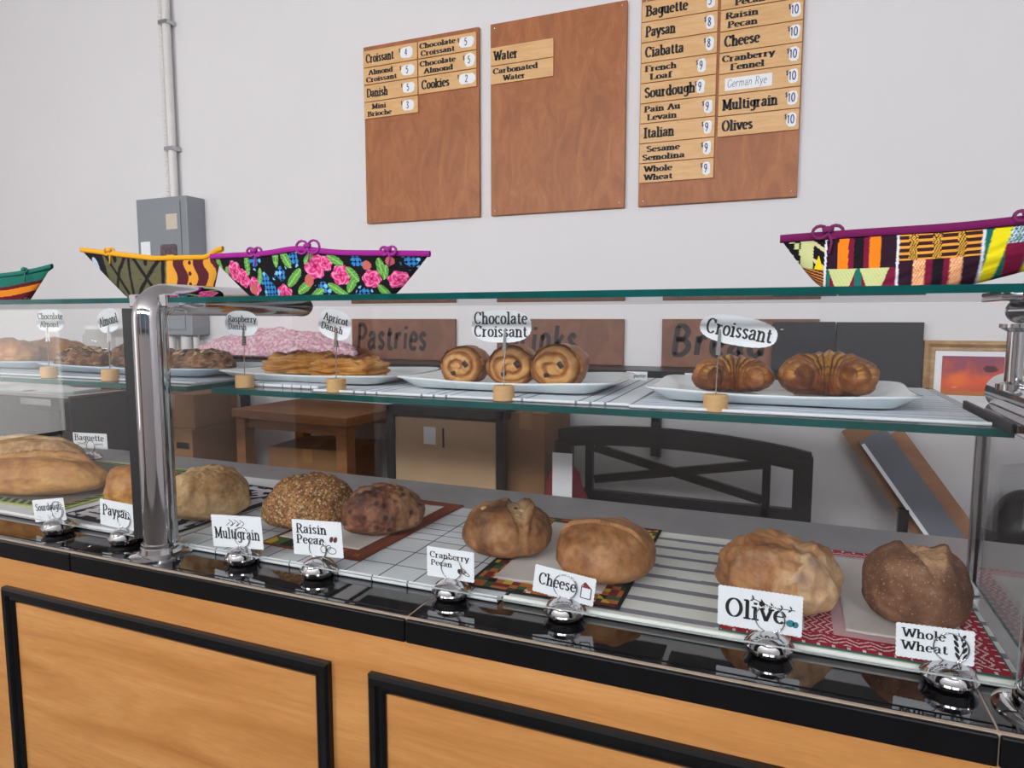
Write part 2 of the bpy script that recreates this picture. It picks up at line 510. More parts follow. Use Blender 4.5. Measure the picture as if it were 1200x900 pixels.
M['cloth'] = painted('printed_cloth', .9, .3)
M['cotton'] = painted('woven_cotton', .9, .35)
M['parchment'] = plain('baking_parchment', S(226, 221, 216), .5, var=.03, bmp=.15, bscale=30)
M['greybox'] = plain('grey_enamel', S(136, 142, 148), .45, var=.03, scale=6)
M['cond'] = plain('conduit_paint', S(222, 220, 218), .45, var=.04)
M['black_metal'] = plain('black_steel', S(24, 24, 27), .4, var=.2)
M['black_wood'] = plain('black_painted_wood', S(22, 22, 27), .38, var=.2, scale=12)
M['kraft'] = plain('kraft_cardboard', S(190, 158, 124), .8, var=.06, scale=8)
M['kraft_dark'] = plain('brown_cardboard', S(146, 106, 70), .8, var=.08, scale=8)
M['oak'] = wood('oiled_oak', S(138, 90, 54), S(158, 106, 66), S(172, 120, 78), (2, 9, 9), .5, 3, .8)
M['oven'] = plain('dark_stainless', S(58, 58, 62), .38, .4, var=.15, scale=3)
M['chalk'] = plain('slate_board', S(42, 43, 48), .6, var=.12, scale=5)
M['gilt'] = wood('worn_gilt_frame', S(150, 116, 76), S(178, 142, 98), S(200, 168, 124), (4, 4, 10), .45, 5, .5)

# ------------------------------------------------------------------ the room
X0, X1, Y0, Y1, ZT = -5.2, 2.6, -3.0, 2.8, 3.4
struct('floor', MB().box(X0, X1, Y0, Y1, -.1, 0), M['floor'])
struct('ceiling', MB().box(X0, X1, Y0, Y1, ZT, ZT + .1), M['ceil'])
struct('wall_back', MB().box(X0 - .1, X1 + .1, Y1, Y1 + .1, -.1, ZT + .1), M['wall'])
struct('wall_left', MB().box(X0 - .1, X0, Y0, -1.3, -.1, ZT + .1).box(X0 - .1, X0, -.2, Y1, -.1, ZT + .1).box(X0 - .1, X0, -1.3, -.2, -.1, .55).box(X0 - .1, X0, -1.3, -.2, 2.45, ZT + .1), M['wall'])
w = struct('window_4', MB().box(X0 - .07, X0 - .02, -1.3, -1.25, .55, 2.45).box(X0 - .07, X0 - .02, -.25, -.2, .55, 2.45).box(X0 - .07, X0 - .02, -1.25, -.25, .55, .6).box(X0 - .07, X0 - .02, -1.25, -.25, 2.4, 2.45), M['black_metal'])  # added unseen window, there for its bright reflection in the post
MB().box(X0 - .05, X0 - .04, -1.25, -.25, .6, 2.4).build('pane', M['glass'], w)
struct('wall_right', MB().box(X1, X1 + .1, Y0, Y1, -.1, ZT + .1), M['wall'])
wb = MB()
ed = [X0, -4.4, -2.4, -1.9, .1, .4, 2.4, X1]
for i in range(7):
    if i % 2 == 0:
        wb.box(ed[i], ed[i + 1], Y0 - .1, Y0, -.1, ZT + .1)
    else:
        wb.box(ed[i], ed[i + 1], Y0 - .1, Y0, -.1, 1.6); wb.box(ed[i], ed[i + 1], Y0 - .1, Y0, 3.2, ZT + .1)
struct('wall_front', wb, M['wall'])
for k, (a, b) in enumerate(((-4.4, -2.4), (-1.9, .1), (.4, 2.4))):
    f = MB()
    for (x0, x1, z0, z1) in ((a, b, 1.6, 1.66), (a, b, 3.14, 3.2), (a, a + .06, 1.66, 3.14), (b - .06, b, 1.66, 3.14)):
        f.box(x0, x1, Y0 - .08, Y0 - .02, z0, z1)
    w = struct('window_%d' % (k + 1), f, M['black_metal'])
    MB().box(a + .06, b - .06, Y0 - .055, Y0 - .045, 1.66, 3.14).build('pane', M['glass'], w)
dr = struct('added_door', MB().box(-4.35, -3.45, Y0, Y0 + .045, .02, 2.05), M['oak'])  # added unseen door, gives the chrome brown streaks to reflect
MB().box(-4.42, -4.35, Y0, Y0 + .06, 0, 2.12).box(-3.45, -3.38, Y0, Y0 + .06, 0, 2.12).box(-4.35, -3.45, Y0, Y0 + .06, 2.06, 2.12).build('door_frame', M['ceil'], dr)
MB().tube([(-3.55, Y0 + .045, 1.0), (-3.55, Y0 + .1, 1.0), (-3.67, Y0 + .1, 1.0)], .011, 10).build('door_handle', M['chrome'], dr)
struct('baseboard_back', MB().box(X0, X1, 2.785, 2.8, 0, .1), M['ceil'])
# ------------------------------------------------------------------ display counter
ZC = .915
ctr = thing('display_counter', (-.6, 1.4, 0), 'long maple-fronted shop counter with black moulded panels', 'counter')
MB().box(-4.2, 1.25, 1.03, 1.88, .02, .868).build('body', M['maple'], ctr)
MB().box(-4.2, 1.25, 1.008, 1.03, .02, .869).build('front_panel', M['maple'], ctr)


def moulding(x0, x1, z0, z1, par):
    prof = [(0, 0), (0, .012), (.005, .017), (.017, .017), (.021, .011), (.028, .012), (.034, .007), (.034, 0)]
    mb = MB(); cs = [(x0, z0, 1, 1), (x1, z0, -1, 1), (x1, z1, -1, -1), (x0, z1, 1, -1)]
    vs = []
    for (x, z, sx, sz) in cs:
        for d, h in prof:
            vs.append((x + sx * d, 1.008 - h, z + sz * d))
    n = len(prof); fs = []
    for i in range(4):
        for k in range(n - 1):
            j = (i + 1) % 4
            fs.append((i * n + k, j * n + k, j * n + k + 1, i * n + k + 1))
    mb.add(vs, fs)
    return mb.build('panel_moulding', M['black_lacquer'], par)


for x0, x1 in ((-2.82, -1.85), (-1.76, -.789), (-.699, .272), (.362, 1.2)):
    MB().box(x0 + .02, x1 - .02, 1.0055, 1.009, .14, .775).build('inset_panel', M['maple_dark'], ctr)
    moulding(x0, x1, .12, .797, ctr)

edges = [-4.18, -3.29, -2.4, -1.51, -.62, .27, 1.16]
t = thing('counter_top', (-1.5, 1.4, .869), 'tiled worktop with a black glossy front ledge along the counter', 'worktop')
top = MB(); dk = MB(); ft = MB()
for a, b in zip(edges[:-1], edges[1:]):
    top.box(a + .0013, b - .0013, 1.0125, 1.1885, .889, ZC)
    ft.box(a + .0009, b - .0009, 1.0, 1.012, .869, .8889 + .0235)
    dk.box(a + .0009, b - .0009, 1.19, 1.9, .889, ZC)
top.build('ledge_tiles', M['black_gloss'], t, bevel=.0008)
ft.build('edge_tiles', M['black_lacquer'], t, bevel=.003)
q = dk.build('deck_tiles', M['deck'], t, bevel=.0008); q['label'] = 'grey slate tiles behind the glass'
MB().box(-4.179, 1.159, 1.006, 1.896, .87, ZC - .0009).build('grout', M['grout'], t)

# ------------------------------------------------------------------ glass display case
YG = 1.08
case = thing('display_case', (-.5, 1.08, ZC), 'glass display case with chrome posts and two glass shelves on the counter', 'display case')


def pane(name, x0, x1, y0, y1, z0, z1, par, thin_axis, mats=None):
    mb = MB().box(x0, x1, y0, y1, z0, z1)
    ax = {'x': 0, 'y': 1, 'z': 2}[thin_axis]
    fax = [2, 2, 1, 0, 1, 0]
    mb.m = [0 if a == ax else 1 for a in fax]
    return mb.build(name, mats or [M['glass'], M['glass_edge']], par)


def post(px, arm_len, za=1.492, ra=.036):
    p = MB(); r = .036
    path = [(px, YG, ZC + .004), (px, YG, 1.1), (px, YG, 1.3), (px, YG, za - .042)]
    for k in range(1, 9):
        a = k / 8 * PI / 2
        path.append((px, YG + .045 * (1 - math.cos(a)), za - .042 + .042 * math.sin(a)))
    path += [(px, YG + .2, za), (px, YG + arm_len, za)]
    rs = [r] * 4 + [lerp(r, ra, k / 8) for k in range(1, 9)] + [ra, ra]
    p.tube(path, rs, 32)
    o = p.build('post', M['chrome'], case, smooth=False, auto=40)
    MB().lathe([(.066, 0), (.066, .003), (.06, .006), (.045, .008), (.043, .02), (.041, .022), (.041, .028), (.0365, .03)], (px, YG, ZC), 40).build('flange', M['chrome'], case, auto=30)
    MB().tube([(px, YG + arm_len, za), (px, YG + arm_len + .012, za), (px, YG + arm_len + .018, za)], [ra + .001, ra, ra * .7], 28).build('end_cap', M['steel'], case, auto=30)
    for sx in (-1, 1):
        MB().box(px + sx * .046 - .012, px + sx * .046 + .012, YG - .004, YG + .03, 1.474, 1.503).build('shelf_clamp', M['chrome'], case, bevel=.003)
    return o


PXL, PXR = -1.312, .345
post(PXL, .5); post(PXR, .25, 1.462, .02)
for px in (PXL,):
    MB().box(px - .079, px - .0365, YG - .006, YG + .006, .944, 1.472).build('gasket', M['gasket'], case)
pane('front_pane', PXL + .042, PXR - .04, YG - .003, YG + .003, .944, 1.47, case, 'y', [M['glass'], M['pane_edge']])
pane('front_pane', -3.9, PXL - .079, YG - .003, YG + .003, .944, 1.47, case, 'y', [M['glass'], M['pane_edge']])
pane('front_pane', PXR + .042, 1.15, YG - .003, YG + .003, .944, 1.47, case, 'y', [M['glass'], M['pane_edge']])
sg = [M['shelf_glass'], M['glass_edge']]
pane('top_shelf', PXL + .039, PXR + .0, YG + .0, 1.66, 1.484, 1.4955, case, 'z', sg)
pane('top_shelf', -3.9, PXL - .039, YG + .0, 1.66, 1.484, 1.4955, case, 'z', sg)
pane('top_shelf', PXR + .002, 1.15, YG + .0, 1.66, 1.484, 1.4955, case, 'z', sg)
pane('middle_shelf', PXL + .039, PXR - .03, 1.205, 1.86, 1.272, 1.285, case, 'z', sg)
pane('middle_shelf', -3.9, PXL - .039, 1.205, 1.86, 1.272, 1.285, case, 'z', sg)
pane('side_pane', PXR - .003, PXR + .003, 1.13, 1.5, .944, 1.262, case, 'x')
MB().box(PXR - .012, PXR + .012, 1.5, 1.515, ZC, 1.27).build('edge_channel', M['steel'], case, bevel=.003)
MB().tube([(PXR + .02, YG + .02, 1.318), (PXR + .02, 1.46, 1.318)], .034, 28).build('shelf_arm', M['chrome'], case, auto=30)
MB().box(PXR - .045, PXR + .02, 1.16, 1.46, 1.2852, 1.296).box(PXR - .046, PXR - .04, 1.16, 1.46, 1.284, 1.299, 1).build('shelf_bracket', [M['chrome'], M['gasket']], case)
MB().lathe([(.024, 0), (.024, .01), (.0125, .014), (.0125, .095), (.024, .102), (.024, .108)], (PXR - .005, 1.33, 1.333), 24).build('support_rod', M['chrome'], case, auto=30)
MB().box(PXR - .05, PXR + .05, 1.24, 1.36, 1.4765, 1.4838).build('arm_plate', M['chrome'], case, bevel=.002)
for sx, sy in ((-3.8, 1.84), (1.1, 1.84)):
    MB().tube([(sx, sy, ZC), (sx, sy, 1.272)], .009, 12).build('rear_support', M['steel'], case, auto=30)

# ------------------------------------------------------------------ menu boards on the back wall
YB = 2.8


def quad(u0, u1, v0, v1):
    return [(u0, v0), (u1, v0), (u1, v1), (u0, v1)]


def rrect(cx, cy, w, h, r, n=4):
    out = []
    for (sx, sy, a0) in ((1, -1, -90), (1, 1, 0), (-1, 1, 90), (-1, -1, 180)):
        for k in range(n + 1):
            a = math.radians(a0 + 90 * k / n)
            out.append((cx + sx * (w / 2 - r) + r * math.cos(a), cy + sy * (h / 2 - r) + r * math.sin(a)))
    return out


def menu_board(x0, x1, planks, label):
    zt, zb = 2.712, 1.902
    b = thing('menu_board', ((x0 + x1) / 2, YB - .02, zb), label, 'menu board', 'wooden menu boards on the back wall')
    MB().box(x0, x1, YB - .019, YB - .001, zb, zt).build('backing_panel', M['board'], b, bevel=.002)
    for x in (x0 + .02, x1 - .02):
        for z in (zb + .02, zt - .018):
            nb = MB().lathe([(.004, 0), (.003, .002), (0, .0025)], (0, 0, 0), 8)
            nb.v = [(x + p[0], YB - .0192 - p[2], z + p[1]) for p in nb.v]
            nb.build('nail', M['steel'], b)
    for (c, z1, h, lines, price, dig, w, dx) in planks:
        xa = x0 + .004 + c * .3 + dx
        pl = MB().box(xa, xa + w, YB - .027, YB - .0192, z1 - h, z1).build('name_plank', M['plank'], b)
        pl['label'] = 'pale plank lettered ' + ' '.join(l[0] for l in lines)
        fr = frame3((xa, YB - .0271, z1 - h), (1, 0, 0), (0, 0, 1), (0, -1, 0))
        tm = MB()
        if lines[0][0] == 'German Rye':
            pt = MB().prism(quad(.022, .19, .012, .058), fr, .0002, .0012).build('paper_strip', M['paper'], pl)
            text(tm, 'German Rye', fr, .03, .024, .028, .14, .07, .05, False, .15, t=.0016)
        elif len(lines) == 1:
            s, wd = lines[0]
            text(tm, s, fr, .016, h * .27, h * .5, wd, .25, .1)
        else:
            for k, (s, wd, ox) in enumerate(lines):
                text(tm, s, fr, ox, h * (.57 - .44 * k), h * .29, wd, .25, .1)
        if price:
            tw, th, tx = dig
            out = rrect(tx, h * .5, tw, th, min(tw, th) * .42)
            out = [(u + random.uniform(-.0015, .0015), v + random.uniform(-.0015, .0015)) for u, v in out]
            MB().prism(out, fr, .0002, .001).build('price_tag', M['paper'], pl)
            same = len(price) == 1 and x0 < -1
            pm = tm if same else MB()
            text(pm, '$', fr, tx - tw * .5 - .008, h * .55, .018, .009, .12, .1, False, t=.0014)
            text(pm, price, fr, tx - .006 * len(price) - .004, h * .32, h * .42, .013 * len(price), .13, .11, False, t=.0014)
            if not same:
                pm.build('lettering', M['ink_blue'], pl)
        tm.build('lettering', M['ink'], pl)
    return b


P1 = .0775
tg = (.075, .045, .24)
menu_board(-1.9, -1.303, [
    (0, 2.69, .073, [('Croissant', .15)], '4', (.066, .048, .235), .289, 0),
    (0, 2.69 - P1, .073, [('Almond', .13, .03), ('Croissant', .165, .016)], '5', (.07, .045, .24), .289, 0),
    (0, 2.69 - 2 * P1, .073, [('Danish', .115)], '5', (.064, .045, .243), .289, 0),
    (0, 2.69 - 3 * P1, .073, [('Mini', .075, .045), ('Brioche', .13, .02)], '3', (.062, .048, .24), .289, 0),
    (1, 2.69, .073, [('Chocolate', .18, .008), ('Croissant', .17, .014)], '5', (.072, .046, .243), .289, -.005),
    (1, 2.69 - P1, .073, [('Chocolate', .18, .008), ('Almond', .145, .03)], '5', (.05, .056, .258), .289, -.005),
    (1, 2.69 - 2 * P1, .073, [('Cookies', .14)], '2', (.08, .044, .245), .289, -.005)],
    'brown menu board with Croissant, Danish and Cookies planks, leftmost of three')
menu_board(-1.247, -.65, [
    (0, 2.61, .074, [('Water', .11)], None, None, .286, 0),
    (0, 2.61 - P1, .074, [('Carbonated', .205, .012), ('Water', .1, .06)], None, None, .286, 0)],
    'nearly empty brown menu board with only Water planks, middle of three')
tp = (.03, .05, .262)
tq = (.034, .05, .262)
menu_board(-.592, .003, [
    (0, 2.687, .074, [('Baguette', .16)], '5', tp, .288, 0),
    (0, 2.687 - P1, .074, [('Paysan', .115)], '8', tp, .288, 0),
    (0, 2.687 - 2 * P1, .074, [('Ciabatta', .148)], '8', tp, .288, 0),
    (0, 2.687 - 3 * P1, .074, [('French', .122, .016), ('Loaf', .085, .036)], '9', (.03, .05, .235), .288, 0),
    (0, 2.687 - 4 * P1, .074, [('Sourdough', .195)], '9', (.03, .05, .232), .288, 0),
    (0, 2.687 - 5 * P1, .074, [('Pain Au', .14, .016), ('Levain', .115, .028)], '9', tp, .288, 0),
    (0, 2.687 - 6 * P1, .074, [('Italian', .118)], '9', tp, .288, 0),
    (0, 2.687 - 7 * P1, .074, [('Sesame', .13, .028), ('Semolina', .165, .012)], '9', tp, .288, 0),
    (0, 2.687 - 8 * P1, .074, [('Whole', .11, .02), ('Wheat', .112, .02)], '9', tp, .288, 0),
    (1, 2.683, .074, [('Cranberry', .185, .01), ('Pecan', .105, .05)], '10', tq, .287, 0),
    (1, 2.683 - P1, .074, [('Raisin', .115, .018), ('Pecan', .105, .026)], '10', tq, .287, 0),
    (1, 2.683 - 2 * P1, .074, [('Cheese', .125)], '10', tq, .287, 0),
    (1, 2.683 - 3 * P1, .074, [('Cranberry', .185, .01), ('Fennel', .12, .04)], '10', tq, .287, 0),
    (1, 2.683 - 4 * P1, .074, [('German Rye', .15)], '10', tq, .287, 0),
    (1, 2.683 - 5 * P1, .074, [('Multigrain', .195)], '10', tq, .287, 0),
    (1, 2.683 - 6 * P1, .074, [('Olives', .11)], '10', tq, .287, 0)],
    'brown menu board crowded with bread names and prices, rightmost of three')

# ------------------------------------------------------------------ black shelf on the back wall and what stands on it
ZS = 1.252
sh = thing('wall_shelf', (-1.9, 2.66, ZS - .045), 'long black wall shelf on brackets below the menu boards', 'shelf')
MB().box(-3.95, .13, 2.55, 2.8, ZS - .045, ZS).build('shelf_board', M['black_wood'], sh, bevel=.003)
for bx in (-2.70, -1.60, -.5):
    MB().box(bx - .02, bx + .02, 2.77, 2.799, .88, ZS - .046).bar((bx, 2.775, 1.03), (bx, 2.62, ZS - .05), .03, .018).box(bx - .02, bx + .02, 2.58, 2.77, ZS - .056, ZS - .046).build('bracket', M['black_metal'], sh)


def word_sign(x0, x1, word, tx, tw, label):
    s = thing('word_sign', ((x0 + x1) / 2, 2.79, ZS), label, 'sign', 'brown word signs on the black shelf')
    MB().box(x0, x1, 2.78, 2.797, ZS + .001, 1.447).build('sign_board', M['board_low'], s, bevel=.002)
    m = MB(); fr = frame3((x0, 2.7798, ZS), (1, 0, 0), (0, 0, 1), (0, -1, 0))
    text(m, word, fr, tx, .052, .115, tw, .2, .17, False, .12, .1)
    m.build('lettering', M['ink_grey'], s)
    return s


word_sign(-2.0, -1.43, 'Pastries', .025, .39, 'brown hardboard sign painted with the word Pastries')
word_sign(-1.22, -.643, 'Drinks', .03, .34, 'brown hardboard sign painted with the word Drinks')
word_sign(-.485, .1, 'Bread', .035, .36, 'brown hardboard sign painted with the word Bread')

cb = thing('chalkboard', (.04, 2.755, 1.08), 'smaller dark chalkboard in clear film overlapping the Bread sign', 'chalkboard')
MB().box(-.064, .152, 2.748, 2.76, 1.08, 1.437).build('slate', M['chalk'], cb, bevel=.002)
MB().box(-.06, .148, 2.7455, 2.7465, 1.085, 1.432).build('film', thin_glass('cling_film', (.93, .94, .95), 1.2, .25), cb)
MB().lathe([(0.0, 0), (.011, .001), (.006, .006), (0, .008)], (-.03, 2.74, 1.405), 14).build('clip', M['chrome'], cb, smooth=True)
c2 = thing('chalkboard', (.29, 2.77, 1.06), 'larger blank dark chalkboard beside the framed picture', 'chalkboard')
MB().box(.156, .436, 2.763, 2.778, 1.06, 1.436).build('slate', M['chalk'], c2, bevel=.002)

pf = thing('framed_picture', (.58, 2.78, 1.11), 'gilt framed red and orange picture on the back wall', 'picture')


def frame_mesh(x0, x1, z0, z1, y, w):
    mb = MB(); prof = [(0, 0), (0, .018), (w * .3, .024), (w * .6, .014), (w * .85, .016), (w, .004), (w, 0)]
    vs = []; n = len(prof)
    for (x, z, sx, sz) in ((x0, z0, 1, 1), (x1, z0, -1, 1), (x1, z1, -1, -1), (x0, z1, 1, -1)):
        for d, h in prof:
            vs.append((x + sx * d, y - h, z + sz * d))
    fs = [(i * n + k, ((i + 1) % 4) * n + k, ((i + 1) % 4) * n + k + 1, i * n + k + 1) for i in range(4) for k in range(n - 1)]
    return mb.add(vs, fs)


frame_mesh(.442, .742, 1.115, 1.372, 2.796, .04).build('frame', M['gilt'], pf)
MB().box(.478, .706, 2.785, 2.79, 1.15, 1.337).build('mat_board', M['paper'], pf)


def sunset(u, v):
    n = noise.fractal(Vector((u * 5, v * 4, 3.1)), .8, 2, 4)
    base = mix3(c8(226, 100, 70), c8(150, 84, 104), sm(.35, .95, v + n * .25))
    d = math.hypot((u - .28) * 1.1, v - .38)
    base = mix3(base, c8(244, 120, 66), 1 - sm(.06, .3, d))
    base = mix3(base, c8(250, 214, 170), (1 - sm(.0, .07, math.hypot((u - .22), (v - .2) * 2))) * .7)
    if v < .12 + n * .08: base = mix3(base, c8(196, 150, 80), .6)
    d2 = math.hypot((u - .78) / .13, (v - .68 - .0) / .1)
    return mix3(base, c8(70, 50, 60), (1 - sm(.5, 1.1, d2 + n * .6)) * .85)


MB().grid(lambda u, v: (.5 + u * .184, 2.784, 1.18 + v * .138), 60, 44, 0, sunset).build('print', painted('print_paper', .5, 0), pf)

# pink bundle of wrapping on the shelf
def blob_mesh(cx, cy, zb, rx, ry, h, rot=0.0, eu=1.0, el=3.0, hb=.3, disp=None, nu=96, nv=56, bloom=None, sq=2.0):
    """rounded heap: superelliptic dome over a flattened base; returns MB with a bloom value per vertex"""
    mb = MB(); vs = []; bl = []
    c, s = math.cos(rot), math.sin(rot)
    for j in range(nv + 1):
        ph = -PI / 2 + PI * j / nv
        sp = math.sin(ph)
        if sp < 0:
            rr = (1 - abs(sp) ** el) ** (1 / el); z = h * hb * (1 - abs(sp))
        else:
            rr = math.cos(ph) ** eu; z = h * hb + h * (1 - hb) * sp
        for i in range(nu):
            t = 2 * PI * i / nu
            ct, st = math.cos(t), math.sin(t)
            k = (abs(ct) ** sq + abs(st) ** sq) ** (-1 / sq)
            X_, Y_ = ct * k * rr, st * k * rr
            d, b = disp(X_, Y_, z / h, t) if disp else (0, 0)
            n3 = Vector((X_, Y_, max(0, sp) * .9 - .0)); n3 = n3.normalized() if n3.length > 1e-6 else Vector((0, 0, 1))
            fade = sm(0.0, .25, z / h)
            x = X_ * rx + n3.x * d * (.4 + .6 * fade); y = Y_ * ry + n3.y * d * (.4 + .6 * fade); zz = max(0, z + n3.z * d * fade)
            vs.append((cx + x * c - y * s, cy + x * s + y * c, zb + zz)); bl.append(b)
    fs = []
    for j in range(nv):
        for i in range(nu):
            a, b_ = j * nu + i, j * nu + (i + 1) % nu
            fs.append((a, b_, b_ + nu, a + nu))
    mb.add(vs, fs); mb.bl = bl
    return mb


m, nt, b = newmat('pink_printed_plastic')
v = coords(nt); vo = nt.nodes.new('ShaderNodeTexVoronoi'); vo.inputs['Scale'].default_value = 60; nt.links.new(v, vo.inputs['Vector'])
nt.links.new(mixc(nt, ramp(nt, ntex(nt, v, 70, 4), [(.42, (0, 0, 0)), (.6, (1, 1, 1))]), S(206, 140, 160), S(232, 212, 220)), b.inputs['Base Color'])
b.inputs['Roughness'].default_value = .35; bump(nt, b, ntex(nt, v, 45, 4), .5, .006)
o = blob_mesh(-2.38, 2.66, ZS + .002, .5, .12, .15, 0, 1.9, 3, .15, lambda x, y, z, t: (.022 * noise.fractal(Vector((x * 4, y * 2, z * 3)), .8, 2, 4), 0)).build('bundle', m, None, True, (-2.32, 2.66, ZS))
tag(o, 'crumpled pink and white patterned bundle on the black shelf', 'bundle')

jr = thing('jar', (-3.64, 2.66, ZS), 'clear squat storage jar on the black shelf behind the Almond card', 'jar')

# ------------------------------------------------------------------ electrical panel and conduit
ep = thing('electrical_panel', (-3.13, 2.7, 1.38), 'grey electrical breaker panel on the wall left of the menu boards', 'electrical panel')
MB().box(-3.315, -2.945, 2.68, 2.8, 1.36, 2.09).build('cabinet', M['greybox'], ep, bevel=.004)
MB().box(-3.29, -2.99, 2.674, 2.68, 1.75, 2.065).box(-3.29, -2.99, 2.674, 2.68, 1.39, 1.745).build('door', M['greybox'], ep, bevel=.002)
MB().box(-3.09, -3.01, 2.6725, 2.674, 1.92, 2.0).build('paper_note', plain('yellowed_paper', S(206, 196, 178), .7), ep)
MB().box(-3.285, -3.215, 2.6725, 2.674, 1.785, 1.862).build('paper_note', M['paper'], ep)
MB().prism(rrect(-3.08, 1.80, .16, .12, .02), lambda u, v, t: Vector((u, 2.674 - t, v)), 0, .002).build('photo_sticker', M['paper'], ep)
MB().prism(rrect(-3.08, 1.80, .12, .085, .015), lambda u, v, t: Vector((u, 2.6718 - t, v)), 0, .001).build('photo', plain('sticker_photo', S(96, 78, 84), .5, var=.6, scale=40), ep)
MB().lathe([(0, 0), (.03, 0), (.028, .004), (.022, .005), (0, .005)], (0, 0, 0), 20).build('knockout', M['greybox'], ep)
ko = ep.children[-1]
for vv in ko.data.vertices:
    x, y, z = vv.co + wloc(ep); vv.co = Vector((-2.945 + z, 2.74 + x, 2.0 + y)) - wloc(ep)
kb = MB()
for cx_, r_ in ((-3.17, .022), (-3.06, .03), (-2.99, .016)):
    kb.tube([(cx_, 2.745, ZS + .001), (cx_, 2.745, 1.36)], r_, 14)
kb.build('lower_conduit', M['cond'], ep, auto=30)
cn = thing('conduit', (-3.14, 2.76, 2.09), 'pale conduit pipe running up the wall from the grey panel', 'pipe')
MB().tube([(-3.125, 2.765, 2.09), (-3.125, 2.765, 3.4)], .021, 16).build('pipe', M['cond'], cn, auto=30)
rb = MB(); rpath = []; rr = []
for i in range(131):
    rpath.append((-3.175, 2.775, 2.09 + i * .01)); rr.append(.014 + .0035 * (i % 2))
rb.tube(rpath, rr, 10).build('ribbed_hose', M['cond'], cn)
for zz in (2.35, 3.0):
    MB().box(-3.16, -3.095, 2.742, 2.8, zz, zz + .02).build('strap', M['steel'], cn)

MB().lathe([(.0, 0), (.075, 0), (.08, .01), (.08, .1), (.065, .12), (.065, .135)], (-3.64, 2.66, ZS), 28).build('body', thin_glass('jar_plastic', (.9, .9, .88), 1.4, .05), jr, smooth=True)
MB().lathe([(.068, .1355), (.068, .155), (.06, .16), (0, .16)], (-3.64, 2.66, ZS), 28).build('lid', M['paper'], jr, auto=40)

# ------------------------------------------------------------------ behind the counter
ov = thing('oven', (-3.5, 2.4, 0), 'dark steel oven standing behind the left end of the counter', 'oven')
MB().box(-3.95, -3.1, 2.1, 2.72, .06, 1.075).build('cabinet', M['oven'], ov, bevel=.006)
MB().box(-3.96, -3.09, 2.09, 2.73, 1.075, 1.092).build('top', M['steel'], ov, bevel=.003)
MB().box(-3.9, -3.16, 2.085, 2.1, .3, 1.02).build('door', plain('oven_door', S(50, 50, 54), .3, .4), ov, bevel=.004)
MB().box(-3.42, -3.2, 2.08, 2.085, 1.04, 1.07).build('name_plate', M['steel'], ov)
MB().box(-3.128, -3.104, 2.078, 2.0999, .1, 1.06).build('door_trim', M['black_metal'], ov)
for a in ((-3.9, 2.15), (-3.15, 2.15), (-3.9, 2.67), (-3.15, 2.67)):
    MB().tube([(a[0], a[1], 0), (a[0], a[1], .06)], .02, 10).build('foot', M['black_metal'], ov)
pp = MB()
for k, (x, y, r) in enumerate(((-3.6, 2.2, .1), (-3.45, 2.26, -.2), (-3.3, 2.24, .15))):
    pp = MB().box(-.11, .11, -.08, .08, 0, .004 + .002 * k, M=Matrix.Translation((x, y, 1.0925)) @ Matrix.Rotation(r, 4, 'Z'))
    o = pp.build('paper_sheet', M['paper'], None, False, (x, y, 1.0925))
    tag(o, ['white paper sheet on the oven top, farthest left', 'white paper sheet on the oven top between two others', 'white paper sheet at the right front of the oven top'][k], 'paper', 'papers on the oven')
o = MB().box(-3.5, -3.12, 2.38, 2.66, 1.093, 1.112).build('cardboard_sheet', M['kraft_dark'], None, False, (-3.3, 2.5, 1.093))
tag(o, 'flat brown cardboard sheet lying on the oven top', 'cardboard')


def carton(name, x0, x1, y0, y1, z0, z1, mat, label, rot=0, cat='box', extra=None, group='cardboard boxes behind the counter'):
    c = Vector(((x0 + x1) / 2, (y0 + y1) / 2, z0))
    t = thing(name, c, label, cat, group)
    Mx = Matrix.Translation(c) @ Matrix.Rotation(rot, 4, 'Z') @ Matrix.Translation(-c)
    MB().box(x0, x1, y0, y1, z0, z1, 0, Mx).build('carton', mat, t, bevel=.003)
    cx = (x0 + x1) / 2
    MB().box(x0 + .002, cx - .002, y0 - .001, y1 + .001, z1, z1 + .003, 0, Mx).box(cx + .002, x1 - .002, y0 - .001, y1 + .001, z1, z1 + .003, 0, Mx).build('flaps', mat, t)
    MB().box(cx - .025, cx + .025, y0 - .0015, y1 + .001, z1 + .003, z1 + .0036, 0, Mx).box(cx - .025, cx + .025, y0 - .0015, y0 - .0005, z1 - .06, z1 + .0036, 0, Mx).build('tape', plain('packing_tape', S(168, 128, 84), .25), t)
    if extra: extra(t, Mx)
    return t


def slot(t, Mx):
    MB().box(-2.66, -2.58, 2.2985, 2.3, .84, .87, 0, Mx).build('hand_hole', M['black_metal'], t)


carton('cardboard_box', -2.86, -2.56, 2.3, 2.62, 0.58, .93, M['kraft_dark'], 'brown cardboard box with hand hole, lower of two beside the wooden table', 0, extra=slot)
carton('cardboard_box', -2.85, -2.57, 2.32, 2.6, .934, 1.09, M['kraft_dark'], 'small brown box stacked on top beside the wooden table', .03)
carton('cardboard_box', -2.9, -2.55, 2.28, 2.64, .0, .575, M['kraft'], 'large cardboard box on the floor at the bottom of the stack', 0)
carton('cardboard_box', -2.22, -1.80, 2.42, 2.72, .52, .86, M['kraft_dark'], 'brown cardboard box under the wooden table, upper of two', .1)
carton('cardboard_box', -2.24, -1.78, 2.4, 2.74, .0, .515, M['kraft_dark'], 'brown cardboard box on the floor under the wooden table', .1)
carton('cardboard_box', -1.02, -.86, 2.42, 2.74, .5, 1.08, M['kraft_dark'], 'tall narrow brown box right of the black rack', 0)
carton('cardboard_box', -1.03, -.85, 2.4, 2.76, .0, .495, M['kraft'], 'cardboard box on the floor right of the black rack', 0)

